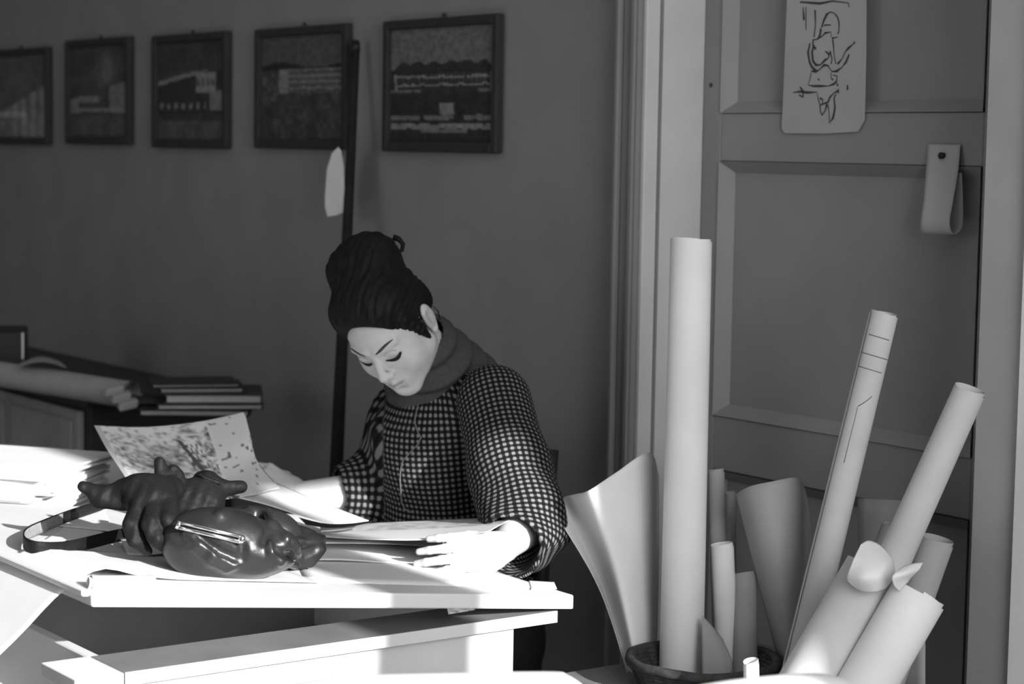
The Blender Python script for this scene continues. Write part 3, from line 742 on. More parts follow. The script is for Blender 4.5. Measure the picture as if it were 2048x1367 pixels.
# ---- head frame (left, forward, up)
HF = np.array([-0.191, -0.656, -0.730]); HU = np.array([-0.513, -0.567, 0.644]); HL = np.array([0.837, -0.498, 0.229])
HF /= np.linalg.norm(HF); HU -= HF*(HU@HF); HU /= np.linalg.norm(HU); HL = -np.cross(HU, HF)*-1.0
if HL@np.array([.837, -.498, .229]) < 0: HL = -HL
HY = 3.78; HS = FPX/HY
HO = Q3(790, 661, HY); SCL = 1044.0/HS*1.0
def hw(V): return HO+SCL*(V[:, :1]*HL+V[:, 1:2]*HF+V[:, 2:3]*HU)
def w2h(p): d = (np.asarray(p)-HO)/SCL; return np.array([d@HL, d@HF, d@HU])
neck_w = Q3(893, 742, 3.86); neck_h = w2h(neck_w)
F = Field((-.115, -.16, -.20), (.115, .145, .165), .0024)
F.ell((0, -.008, .050), (.075, .090, .086), 0)
F.ell((0, .032, -.006), (.062, .060, .081), .03)
for s in (-1, 1):
    F.cone((s*.048, .012, -.036), (s*.013, .070, -.077), .023, .016, .028)
    F.ell((s*.039, .054, -.016), (.026, .026, .031), .022)
F.ell((0, .076, -.078), (.020, .015, .013), .018)
F.ell((0, .078, -.045), (.030, .020, .024), .018)
for s in (-1, 1):
    F.ell((s*.031, .104, .021), (.019, .017, .013), .012, 'sub')
    F.ell((s*.031, .0725, .0240), (.0165, .0125, .0125), .004)
    F.cone((s*.010, .087, .046), (s*.046, .070, .044), .007, .006, .012)
F.cone((0, .086, .034), (0, .107, -.004), .0060, .0080, .012)
F.ell((0, .1085, -.009), (.0095, .0095, .0085), .006)
for s in (-1, 1):
    F.ell((s*.0115, .099, -.013), (.0070, .0095, .0070), .005)
    F.ell((s*.0060, .106, -.0195), (.0032, .004, .003), .003, 'sub')
for s in (-1, 1):
    F.cone((0, .0975, -.0385), (s*.019, .0885, -.0425), .0050, .0028, .004)
    F.cone((0, .0965, -.0500), (s*.016, .0885, -.0465), .0062, .0030, .004)
    F.cone((0, .1040, -.0440), (s*.021, .0925, -.0450), .0016, .0012, .003, 'sub')
F.ell((0, .098, -.0635), (.018, .006, .006), .008, 'sub')
F.cone((0, -.020, -.03), neck_h, .047, .050, .03)
for s in (-1, 1):   # ears
    c, sn = math.cos(.20), math.sin(.20)
    M_ = np.array([[1, 0, 0], [0, c, sn], [0, -sn, c]]); 
    if s < 0: pass
    F.ell((s*.0795, -.012, .006), (.0075, .0175, .0300), .004, M=M_)
    F.ell((s*.0885, -.009, .008), (.0065, .0100, .0190), .003, 'sub', M=M_)
    F.ell((s*.080, -.004, -.019), (.0055, .0085, .0085), .004)
    F.cone((s*.083, -.018, .020), (s*.083, -.020, -.004), .0028, .0026, .003)
headF = F
V, Qd = F.mesh(); V = relax(V, Qd, 1, .4)
tone = np.ones(len(V))
l, f, u = V.T
tone[(np.abs(np.abs(l)-.079) < .012) & (f < .01) & (f > -.022) & (np.abs(u-.006) < .018)] = .72
lip = (np.abs(l) < .021) & (u < -.036+.0*l) & (u > -.0555) & (f > .084); tone[lip] = .83
tone[(np.abs(l) < .017) & (np.abs(u+.044) < .0022) & (f > .086)] = .5
eye = ((np.abs(l)-.031)/.018)**2+((u-.020)/.008)**2 < 1
tone[(f > .055) & eye & (u < .021)] *= .80
tone[(f > .09) & (np.abs(np.abs(l)-.006) < .0038) & (u < -.0165) & (u > -.023)] = .45
VH = hw(V); QH = Qd[:, ::-1]
parts_V, parts_Q, parts_T = [VH], [QH], [tone]
def surf(l_, u_):
    """front of the face at (l,u), interpolated between grid columns"""
    x = (l_-headF.lo[0])/headF.h; z = (u_-headF.lo[2])/headF.h; i, k = int(x), int(z); a, b = x-i, z-k
    C = headF.F; col = (C[i, :, k]*(1-a)+C[i+1, :, k]*a)*(1-b)+(C[i, :, k+1]*(1-a)+C[i+1, :, k+1]*a)*b
    j = np.where(col < 0)[0].max(); p, q_ = col[j], col[j+1]
    return headF.lo[1]+(j+p/(p-q_))*headF.h
def face_strip(name, pts, m, off=.0014, n=22):
    """a thin tapered ridge on the face through (l,u,half-width) points"""
    P_ = [Vector(p) for p in pts]; v = []; fc = []
    for i in range(n+1):
        a = cr(P_, i/n); b = cr(P_, min(1, i/n+.02)) if i < n else cr(P_, 1); c0 = cr(P_, max(0, i/n-.02))
        t = Vector((b.x-c0.x, b.y-c0.y, 0)).normalized(); nn = Vector((-t.y, t.x, 0)); hwid = max(a.z, .0002)
        for sgn, o in ((-1, .0001), (0, off), (1, .0001)):
            L_, U__ = a.x+nn.x*sgn*hwid, a.y+nn.y*sgn*hwid; v.append((L_, surf(L_, U__)+o, U__))
    for i in range(n):
        for k in range(2): fc.append((i*3+k, i*3+k+1, i*3+k+4, i*3+k+3))
    vw = hw(np.array(v)); return pymesh(name, [tuple(x) for x in vw], fc, m, woman, True)
M_lash = mat('lash_brow_hair', 0.012, 0.8); M_brow = mat('brow_hair', 0.05, 0.8, .3, 300)
for s in (-1, 1):
    face_strip('eyebrow', [(s*.012, .0430, .0017), (s*.022, .0468, .0028), (s*.033, .0500, .0024), (s*.043, .0512, .0014), (s*.050, .0510, .0004)], M_brow)
    face_strip('eyelashes', [(s*.0160, .0165, .0010), (s*.024, .0122, .0028), (s*.032, .0106, .0038), (s*.040, .0124, .0040), (s*.0480, .0190, .0020)], M_lash, .0024)
    face_strip('eyelid_crease', [(s*.018, .0280, .0003), (s*.026, .0330, .0006), (s*.036, .0335, .0006), (s*.045, .0285, .0004)], mat('lid_crease', .22, .7), .0006)
# ---- hair
F = Field((-.13, -.20, -.09), (.13, .13, .21), .0027)
F.ell((0, -.016, .060), (.0815, .094, .092), 0)
F.ell((0, .022, .102), (.070, .058, .044), .03)          # lift over the forehead
F.ell((-.020, -.066, .116), (.074, .062, .058), .022)    # bun
F.ell((-.008, -.096, .114), (.056, .044, .050), .02)
F.ell((0, -.075, .000), (.058, .036, .050), .03)         # nape
F.ell((0, .1175, .004), (.087, .090, .116), .006, 'sub')
for s in (-1, 1):
    F.cone((s*.066, .034, .060), (s*.0715, .018, .010), .014, .011, .010); F.cone((s*.0715, .018, .010), (s*.071, .014, -.020), .011, .005, .006)
    F.ell((s*.094, -.010, .004), (.018, .022, .034), .006, 'sub')
V, Qd = F.mesh(); V = relax(V, Qd, 2, .5)
# combed ridges running back from the hairline
ang = np.arctan2(V[:, 0], V[:, 2]+.02)
ridge = .0011*np.sin(ang*46+3*np.sin(V[:, 1]*38))+.0008*np.sin(ang*83+V[:, 1]*60)
ctr = np.array([0, -.04, .07]); dirn = V-ctr; dirn /= np.linalg.norm(dirn, axis=1)[:, None]
cut = np.sqrt((V[:, 0]/.087)**2+((V[:, 1]-.1175)/.090)**2+((V[:, 2]-.004)/.116)**2)-1; V = V+dirn*(ridge*np.clip((cut-.03)/.15, 0, 1))[:, None]
npmesh('hair', hw(V), Qd[:, ::-1], M_hair, woman)
cv = [hw(np.array([[.055+.004*k, -.150-.020*math.sin(k*.9), .150+.026*math.cos(k*.9)-.01]]))[0] for k in range(7)]
tube('hair_curl', [Vector(Q3(786, 474, 3.80)), Vector(Q3(798, 478, 3.80)), Vector(Q3(806, 488, 3.80)), Vector(Q3(804, 500, 3.80)), Vector(Q3(795, 504, 3.80)), Vector(Q3(788, 500, 3.80))], [.006, .005, .0042, .004, .0035, .002], M_hair, woman, 8)
for k, pts in enumerate([[(752, 648, 3.66), (764, 640, 3.655), (772, 630, 3.66)], [(779, 646, 3.66), (790, 638, 3.655), (801, 630, 3.66)], [(866, 612, 3.78), (876, 622, 3.79), (880, 640, 3.80)]]):
    tube('hair_strand', [Vector(Q3(*p)) for p in pts], [.0006, .0012, .0008], M_hair, woman, 6)

# ---- skeleton points
C7 = Q3(905, 730, 3.93); CH = Q3(893, 870, 3.92)
SHL = Q3(988, 804, 3.79); SHR = Q3(818, 832, 4.02)
ELL = Q3(1046, 1048, 3.60); WRL = Q3(1008, 1094, 3.46)
ELR = Q3(754, 985, 3.99); WRR = Q3(598, 988, 3.93)
PEL = V3(R(2.26, 3.20, .56)); PEL[2] = .56
PX = Q3(930, 1200, 3.98); PEL = np.array([PX[0], PX[1], .565])
FWD = np.array([-.78, -.62, 0.]); FWD /= np.linalg.norm(FWD); LFT = np.array([-FWD[1]*-1, -FWD[0]*1, 0.]); LFT = np.array([.62, -.78, 0.])
# ---- hidden torso, hips and legs of the body
F = Field(PEL-np.array([.65, .75, .58]), PEL+np.array([.45, .45, .62]), .009)
F.cone(PEL, CH, .095, .10, .04); F.cone(CH, C7-np.array([0, 0, .10]), .10, .045, .05)
F.cone(SHL, SHR, .04, .04, .04)
for s in (1, -1):
    hp = PEL+LFT*.085*s-np.array([0, 0, .02]); kn = hp+FWD*.40+np.array([0, 0, -.03]); an = kn+FWD*.02; an[2] = .085; to = an+FWD*.15; to[2] = .03
    F.cone(hp, kn, .078, .054, .03); F.cone(kn, an, .052, .036, .02); F.cone(an-np.array([0, 0, .03]), to, .04, .026, .02)
V, Qd = F.mesh(); parts_V.append(V); parts_Q.append(Qd); parts_T.append(np.ones(len(V)))
# ---- hands
def hand(wr, d, pal, fingers, thumb, elbow, scale=1.0, h=.0019, rw=.022):
    """wr wrist, d direction of the fingers, pal palm-side normal; finger rows: (base z, lengths, curls, spread)"""
    d = d/np.linalg.norm(d); pal = pal-d*(pal@d); pal /= np.linalg.norm(pal); th = fingers['side']*np.cross(pal, d)
    to = lambda x, y, z: wr+scale*(d*x+pal*y+th*z)
    F = Field(wr-.15, wr+.15, h)
    F.cone(lerp(wr, elbow, .35), to(0, 0, 0), rw*1.25, rw, 0)
    F.cone(to(0, 0, 0), to(.040, .002, 0), rw, .026*scale, .015, flat=(pal, .62))
    for zb, zk in ((.014, .026), (.005, .009), (-.006, -.009), (-.014, -.026)):
        F.cone(to(.012, .002, zb), to(.078-.25*abs(zk-.009), .0, zk), .014*scale, .0105*scale, .010)
    for zk, ln, curl, spr in fingers['f']:
        p = to(.078-.25*abs(zk-.009), 0, zk); a = curl[0]; r = [.0092, .0082, .0074, .0062]
        dirs = []; ang = 0
        for sgm in range(3):
            ang += curl[sgm]; v = d*math.cos(ang)+pal*math.sin(ang)+th*spr
            v = v/np.linalg.norm(v); p2 = p+v*ln[sgm]*scale
            F.cone(p, p2, r[sgm]*scale, r[sgm+1]*scale, .0022); p = p2
    p = to(.016, .006, .022)
    for k, (x, y, z) in enumerate(thumb):
        p2 = to(x, y, z); F.cone(p, p2, (.0150, .0105, .0092)[k]*scale, (.0108, .0094, .0070)[k]*scale, (.010, .004, .003)[k]); p = p2
    V, Qd = F.mesh(); V = relax(V, Qd, 1, .4)
    parts_V.append(V); parts_Q.append(Qd); parts_T.append(np.full(len(V), .85))
dL = np.array([-.86, -.48, -.02]); nL = np.array([-.35, .85, -.25])
fl = dict(side=-1, f=[(.026, (.038, .024, .019), (.50, .35, .2), .04), (.009, (.042, .027, .020), (.42, .35, .2), .0), (-.009, (.039, .025, .020), (.36, .32, .2), -.02), (-.026, (.031, .019, .017), (.32, .3, .2), -.06)])
hand(WRL, dL, nL, fl, [(.040, .018, .040), (.066, .022, .043), (.094, .020, .040)], ELL, .96)
F = Field(np.minimum(ELL, WRL)-.08, np.maximum(ELL, WRL)+.08, .005); F.cone(ELL, WRL, .042, .024, 0); V, Qd = F.mesh(); parts_V.append(V); parts_Q.append(Qd); parts_T.append(np.ones(len(V)))
dR = np.array([-.80, -.10, .42]); nR = np.array([-.45, .62, -.62])
fr2 = dict(side=1, f=[(.026, (.036, .022, .018), (.55, .5, .3), .02), (.009, (.040, .025, .019), (.5, .5, .3), .0), (-.009, (.037, .024, .018), (.45, .5, .3), -.02), (-.026, (.029, .018, .016), (.4, .5, .3), -.05)])
hand(WRR, dR, nR, fr2, [(.036, .018, .040), (.060, .028, .046), (.082, .034, .040)], ELR, .96)
F = Field(np.minimum(ELR, WRR)-.08, np.maximum(ELR, WRR)+.08, .005); F.cone(ELR, WRR, .044, .024, 0); V, Qd = F.mesh(); parts_V.append(V); parts_Q.append(Qd); parts_T.append(np.ones(len(V)))
off = 0; VV = []; QQ = []
for V, Qd in zip(parts_V, parts_Q): VV.append(V); QQ.append(Qd+off); off += len(V)
body = npmesh('body', np.concatenate(VV), np.concatenate(QQ), M_skin, woman); setattr_tone(body, np.concatenate(parts_T))

# ---- jacket (woven check, its pattern laid out along body and sleeves)
def hounds(name):
    m = bpy.data.materials.new(name); m.use_nodes = True; N = m.node_tree.nodes; L = m.node_tree.links; b = N['Principled BSDF']
    b.inputs['Roughness'].default_value = .95; b.inputs['Specular IOR Level'].default_value = .1
    a = N.new('ShaderNodeAttribute'); a.attribute_name = 'weave'; sp = N.new('ShaderNodeSeparateXYZ'); L.new(a.outputs['Vector'], sp.inputs[0])
    def wave(sock, per):
        mu = N.new('ShaderNodeMath'); mu.operation = 'MULTIPLY'; mu.inputs[1].default_value = 2*math.pi/per; L.new(sock, mu.inputs[0])
        s = N.new('ShaderNodeMath'); s.operation = 'SINE'; L.new(mu.outputs[0], s.inputs[0])
        r = N.new('ShaderNodeMapRange'); r.inputs[1].default_value = -.45; r.inputs[2].default_value = .45; r.clamp = True; L.new(s.outputs[0], r.inputs[0]); return r.outputs[0]
    wx, wy = wave(sp.outputs[0], .0108), wave(sp.outputs[1], .0108)
    ad = N.new('ShaderNodeMath'); ad.operation = 'ADD'; L.new(wx, ad.inputs[0]); L.new(wy, ad.inputs[1])
    nz_ = N.new('ShaderNodeTexNoise'); nz_.inputs['Scale'].default_value = 260; nz_.inputs['Detail'].default_value = 3; L.new(a.outputs['Vector'], nz_.inputs['Vector'])
    n2 = N.new('ShaderNodeMath'); n2.operation = 'MULTIPLY_ADD'; n2.inputs[1].default_value = .9; n2.inputs[2].default_value = -.45; L.new(nz_.outputs['Fac'], n2.inputs[0])
    a2 = N.new('ShaderNodeMath'); a2.operation = 'ADD'; L.new(ad.outputs[0], a2.inputs[0]); L.new(n2.outputs[0], a2.inputs[1])
    rp = N.new('ShaderNodeValToRGB'); e = rp.color_ramp.elements
    dv = N.new('ShaderNodeMath'); dv.operation = 'MULTIPLY'; dv.inputs[1].default_value = .5; L.new(a2.outputs[0], dv.inputs[0]); L.new(dv.outputs[0], rp.inputs[0])
    e[0].position = .1; e[0].color = (.007,)*3+(1,); e[1].position = .95; e[1].color = (.20,)*3+(1,)
    x = e.new(.5); x.color = (.014,)*3+(1,)
    L.new(rp.outputs[0], b.inputs['Base Color'])
    bp = N.new('ShaderNodeBump'); bp.inputs['Strength'].default_value = .4; bp.inputs['Distance'].default_value = .002; L.new(nz_.outputs['Fac'], bp.inputs['Height']); L.new(bp.outputs[0], b.inputs['Normal'])
    return m
M_jack = hounds('houndstooth_wool')
def weave(o, V, a_, b_, ref, r0):
    at = o.data.attributes.new('weave', 'FLOAT_VECTOR', 'POINT'); ax = (b_-a_)/np.linalg.norm(b_-a_)
    e1 = ref-ax*(ref@ax); e1 /= np.linalg.norm(e1); e2 = np.cross(ax, e1); D = V-a_
    th = np.arctan2(D@e2, D@e1)
    W3 = np.stack([th*r0, D@ax, np.zeros(len(V))], 1).astype(np.float32); at.data.foreach_set('vector', W3.ravel())
lo = np.minimum.reduce([PEL, SHL, SHR, C7, ELR, ELL])-.16; hi = np.maximum.reduce([PEL, SHL, SHR, C7, ELL])+.16
F = Field(lo, hi, .0055)
WA = lerp(PEL, CH, .45)
F.cone(PEL-np.array([0, 0, .02]), WA, .145, .125, .0); F.cone(WA, CH, .125, .132, .05)
up = lerp(CH, C7, .55)
F.cone(CH, up-np.array([0, 0, .02]), .130, .080, .05)
F.cone(lerp(C7, SHL, .25)-np.array([0, 0, .045]), SHL-np.array([0, 0, .012]), .060, .064, .045)
F.cone(lerp(C7, SHR, .3)-np.array([0, 0, .055]), SHR-np.array([0, 0, .012]), .055, .060, .045)
F.cone(lerp(CH, SHL, .45)-LFT*.0-FWD*.05, lerp(C7, SHL, .4)-FWD*.03-np.array([0, 0, .06]), .085, .055, .05)
F.cone(SHR, ELR, .068, .066, .05)
F.cone(ELR, lerp(ELR, WRR, .30), .066, .060, .03)
F.cone(lerp(ELR, WRR, .15), lerp(ELR, WRR, .5), .047, .045, .004, 'sub')
cutd = (WRR-ELR)/np.linalg.norm(WRR-ELR)
V, Qd = F.mesh(); V = relax(V, Qd, 3, .5)
# soft folds
nrm = V-lerp(PEL, CH, .7); V = V+nrm/np.linalg.norm(nrm, axis=1)[:, None]*(.0035*np.sin(V[:, 2]*46+V[:, 0]*22)*np.sin(V[:, 0]*17+1))[:, None]
jk = npmesh('jacket', V, Qd, M_jack, woman)
weave(jk, V, PEL, CH, np.array([-.2, -1., 0.]), .130)
axA = (ELR-SHR)/np.linalg.norm(ELR-SHR); tA = np.clip((V-SHR)@axA, 0, np.linalg.norm(ELR-SHR)); dA = np.linalg.norm(V-SHR-tA[:, None]*axA, axis=1)
mA = (dA < .082) & ((V-CH)@LFT < -.05)
at = jk.data.attributes['weave']; buf = np.zeros(len(V)*3, np.float32); at.data.foreach_get('vector', buf); buf = buf.reshape(-1, 3)
D_ = V[mA]-SHR; e1_ = np.array([-.3, -1., 0]); e1_ = e1_-axA*(e1_@axA); e1_ /= np.linalg.norm(e1_); e2_ = np.cross(axA, e1_)
buf[mA, 0] = np.arctan2(D_@e2_, D_@e1_)*.066; buf[mA, 1] = D_@axA; at.data.foreach_set('vector', buf.ravel())
msk = ((V-ELR)@cutd > -.03) & (V[:, 0] < ELR[0]+.02)
at = jk.data.attributes['weave']; buf = np.zeros(len(V)*3, np.float32); at.data.foreach_get('vector', buf); buf = buf.reshape(-1, 3)
D_ = V[msk]-ELR; e1_ = np.array([0, -1., 0]); e2_ = np.cross(cutd, e1_)
buf[msk, 0] = np.arctan2(D_@e2_, D_@e1_)*.06; buf[msk, 1] = D_@cutd; at.data.foreach_set('vector', buf.ravel())
# left sleeve, wide and three-quarter length
F = Field(np.minimum.reduce([SHL, ELL, WRL])-.12, np.maximum.reduce([SHL, ELL, WRL])+.12, .0042)
F.cone(SHL, lerp(SHL, ELL, .55), .069, .070, 0); F.cone(lerp(SHL, ELL, .55), ELL, .070, .076, .03)
cuff = lerp(ELL, WRL, .66); cdn = np.array([0, 0, -.012])
F.cone(ELL, cuff+cdn, .072, .058, .035)
F.cone(lerp(ELL, WRL, .35)+cdn, lerp(ELL, WRL, 1.5)+cdn, .046, .062, .003, 'sub')
dd = (WRL-ELL)/np.linalg.norm(WRL-ELL); F.half(cuff+dd*.004, dd)
V, Qd = F.mesh(); V = relax(V, Qd, 3, .5)
t_ = V-ELL; fold = .0045*np.sin((V[:, 2]-ELL[2])*75+V[:, 0]*30)*np.exp(-((V[:, 2]-ELL[2])/.09)**2)
nv_ = t_/np.linalg.norm(t_, axis=1)[:, None]; V = V+nv_*fold[:, None]
sl = npmesh('sleeve', V, Qd, M_jack, woman)
weave(sl, V, SHL, ELL, np.array([.3, -1., 0.]), .070)
# turned-up jersey collar: three soft rolls round the neck
def oval(name, c, ax, r1, r2, rad, m, tilt, ph=0, n=40):
    ax = Vector(ax).normalized(); a = Vector(LFT.tolist()); a = (a-ax*a.dot(ax)).normalized(); b = ax.cross(a)
    pts = [Vector(c)+a*math.cos(2*math.pi*i/n)*r1+b*math.sin(2*math.pi*i/n)*r2+ax*tilt*math.sin(2*math.pi*i/n+ph) for i in range(n+1)]
    return tube(name, pts, rad, m, woman, 10, False)
nd = HO-C7; nd = nd/np.linalg.norm(nd)
F = Field(C7-.16, C7+.16, .004)
cA = lerp(C7, neck_w, .2); 
base = C7+FWD*.02+np.array([0, 0, -.05]); top = lerp(neck_w, V3(hw(np.array([[0, -.025, -.055]]))[0]), .98)
F.cone(base, top, .106, .064, 0); ax_ = (top-base)/np.linalg.norm(top-base)
F.half(top, ax_); F.cone(lerp(base, top, .3), top+ax_*.1, .062, .052, .004, 'sub')
V, Qd = F.mesh(); V = relax(V, Qd, 2, .5)
h_ = (V-base)@ax_; V = V+((V-base)-h_[:, None]*ax_)*(.085*np.sin(h_*150+(V[:, 0]-base[0])*25))[:, None]
npmesh('collar', V, Qd, M_knit, woman)
# pale edging down the jacket front
from mathutils.bvhtree import BVHTree
bv = BVHTree.FromPolygons([tuple(x) for x in np.asarray([v.co[:] for v in jk.data.vertices])], [tuple(p.vertices) for p in jk.data.polygons])
def on_jacket(px, py, off=.001):
    d = ray(px, py).normalized(); hit = bv.ray_cast(CAM, d)
    return (hit[0]-d*off) if hit[0] else q(px, py, 3.8)
M_edge = mat('pale_edging', .15, .9)
tube('edging', [on_jacket(x, y) for x, y in ((838, 800), (832, 826), (829, 842), (835, 862), (842, 874), (836, 888), (820, 905), (806, 920), (801, 940), (800, 960), (802, 985), (803, 1004), (810, 1018), (822, 1024))], .0013, M_edge, woman, 6)
tube('cuff_edge', [Vector((cuff+cdn+dd*.004+(np.array([.42, .15, -.9])*math.cos(a)+np.cross(dd, np.array([.42, .15, -.9]))*math.sin(a))*0).tolist()) for a in (0, 1)], .0001, M_edge, woman, 3) if False else None
# skirt over hips and thighs
F = Field(PEL-np.array([.55, .6, .26]), PEL+np.array([.3, .3, .2]), .008)
F.cone(PEL-np.array([0, 0, .0]), PEL+np.array([0, 0, .06]), .140, .13, 0)
for s in (1, -1):
    hp = PEL+LFT*.085*s-np.array([0, 0, .02]); kn = hp+FWD*.36+np.array([0, 0, -.03]); F.cone(hp, kn, .098, .082, .06)
V, Qd = F.mesh(); npmesh('skirt', V, Qd, M_skirt, woman)

# ---- her chair
T = thing('wooden_chair', 'dark wooden chair the woman sits on, back post showing', 'chair')
zs_ = PEL[2]-.135; sc_ = Vector(PEL.tolist()); fw = Vector(FWD.tolist()); lf = Vector(LFT.tolist())
c0 = Vector((sc_.x, sc_.y, 0))+fw*.06-lf*.085
obox('seat', c0+UP*(zs_-.015), fw*.19, lf*.165, UP*.015, M_dark, T, .006, 2)
for a in (-1, 1):
    tube('leg', [c0+fw*.16+lf*.14*a+UP*(zs_-.03), c0+fw*.17+lf*.15*a], [.018, .014], M_dark, T, 10)
    tb = c0-fw*.18+lf*.145*a; top_ = tb-fw*.04
    tube('back_post', [tb-fw*.02, tb+UP*zs_, top_+UP*(zs_+.47)], [.015, .017, .014], M_dark, T, 10)
for k, z_ in enumerate((.24, .34, .43)):
    e = c0-fw*(.18+.08*z_)+UP*(zs_+z_); obox('back_slat', e, lf*.14, fw*.008, UP*.022, M_dark, T, .004)
pc = q(1111, 908, 3.86); pd_ = q(1104, 1010, 3.82)
T['label'] = 'dark wooden chair behind the seated woman'
# ================================================================== handbag, gloves and prints on the board
def O3(px, py, h): return V3(onb(px, py, h))
bag = thing('handbag', 'soft black leather handbag with metal bar clasp on the board', 'handbag')
bc_ = O3(478, 1100, .038); pl = np.array(bR); nb = np.array((UP+P*SL).normalized())
def bag_field():
    F = Field(bc_-np.array([.20, .16, .06]), bc_+np.array([.22, .20, .12]), .0026)
    F.ell(O3(468, 1098, .042), (.100, .064, .046), 0)
    F.ell(O3(500, 1062, .056), (.078, .042, .040), .03)
    F.ell(O3(430, 1066, .066), (.070, .042, .036), .03)
    F.ell(O3(572, 1092, .032), (.062, .050, .035), .03)
    F.ell(O3(622, 1086, .026), (.030, .036, .021), .016)
    F.ell(O3(408, 1090, .045), (.052, .052, .042), .03)
    return F
F = bag_field(); V, Qd = F.mesh()
b0 = BVHTree.FromPolygons([tuple(x) for x in V], [tuple(int(i) for i in p) for p in Qd])
def b0hit(px, py, off):
    d = ray(px, py).normalized()
    for k in range(12):
        h_ = b0.ray_cast(CAM, RC @ Vector((0, 0, 0))+ray(px+(500-px)*.03*k, py+(1085-py)*.03*k).normalized())
        if h_[0]: return V3(h_[0]-d*off)
    return V3(onb(px, py, .03))
def ridge_line(pts, r, k, op='add', off=0.0):
    hs = [b0hit(x, y, off) for x, y in pts]
    for i, (a, b) in enumerate(zip(hs[:-1], hs[1:])): F.cone(a, b, r, r, k, op)
ridge_line([(372, 1066), (400, 1086), (430, 1107), (468, 1130)], .0050, .010)
ridge_line([(386, 1098), (420, 1122), (452, 1138)], .0045, .010)
ridge_line([(440, 1030), (500, 1022), (532, 1026), (546, 1050), (572, 1076)], .0060, .012)
ridge_line([(534, 1082), (543, 1102), (562, 1122), (592, 1133), (622, 1126), (646, 1098)], .0060, .006)
ridge_line([(572, 1078), (606, 1082), (644, 1076)], .0070, .008)
ridge_line([(554, 1098), (574, 1108), (602, 1108), (634, 1096)], .0065, .004, 'sub', .002)
ridge_line([(582, 1116), (612, 1114), (632, 1104)], .0045, .004, 'sub', .001)
ridge_line([(485, 1090), (486, 1116)], .0050, .008, 'sub', .001)
ridge_line([(400, 1074), (440, 1102), (470, 1116)], .0040, .008, 'sub', .001)
ridge_line([(520, 1036), (536, 1064), (528, 1084)], .0040, .008, 'sub', .001)
F.half(pl+nb*.0012, -nb)
V, Qd = F.mesh(); V = relax(V, Qd, 2, .5)
V[:, 1] += .0009*np.sin(V[:, 0]*70+V[:, 2]*120)+.0006*np.sin(V[:, 0]*130-V[:, 2]*90+2)
bg = npmesh('body', V, Qd, M_leather, bag)
bvb = BVHTree.FromPolygons([tuple(x) for x in V], [tuple(int(i) for i in p) for p in Qd])
def on_bag(px, py, off=.003):
    d = ray(px, py).normalized(); hit = bvb.ray_cast(CAM, d); return (hit[0]-d*off) if hit[0] else onb(px, py, .04)
r1, r2 = on_bag(362, 1045, .006), on_bag(484, 1073, .006); r3, r4 = on_bag(360, 1056, .006), on_bag(480, 1083, .006)
Ym = min(r1.y, r2.y, r3.y, r4.y)-.008
r1, r2, r3, r4 = q(358, 1044, Ym+.006), q(486, 1073, Ym), q(356, 1054, Ym+.006), q(481, 1083, Ym)
tube('clasp_bar', [r1, r2], .0030, M_chrome, bag, 12); tube('clasp_bar', [r3, r4], .0030, M_chrome, bag, 12)
e_ = (r2+r4)/2; dv = (r2-r4).normalized()
tube('clasp_knob', [e_-dv*.0062, e_-dv*.004, e_, e_+dv*.004, e_+dv*.0062], [.002, .0045, .0052, .0045, .002], M_chrome, bag, 12)
e2_ = (r1+r3)/2; tube('clasp_hinge', [e2_-dv*.006, e2_+dv*.006], .0034, M_chrome, bag, 10)
# piped lower seam and strap
far = [(400, 1040), (320, 1012), (250, 1003), (200, 1020), (140, 1041), (85, 1064), (56, 1078)]; near = [(46, 1090), (52, 1102), (78, 1109), (130, 1107), (185, 1096), (240, 1082), (290, 1076), (350, 1082), (410, 1096)]
def vert(p, z): return Vector((p.x, p.y, p.z+z))
pf = [onb(x, y, .006) for x, y in far]; pn_ = [onb(x, y, .004) for x, y in near]
allp = pf+pn_
wd_ = [.020, .018, .016, .018, .019, .020, .020, .020, .020, .020, .019, .020, .020, .020, .020, .020]
loft('strap', [[vert(p, w_) for p, w_ in zip(allp, wd_)], allp], M_glove, bag, 60, 3, None, .0018)
ctr_ = onb(150, 1075, .01)
ins = []
for p in allp:
    d_ = (ctr_-p); d_.z = 0; ins.append(p+d_.normalized()*.0030)
loft('strap_lining', [[vert(p, w_-.001) for p, w_ in zip(ins, wd_)], [vert(p, .001) for p in ins]], M_strapi, bag, 60, 3, None, .0006)

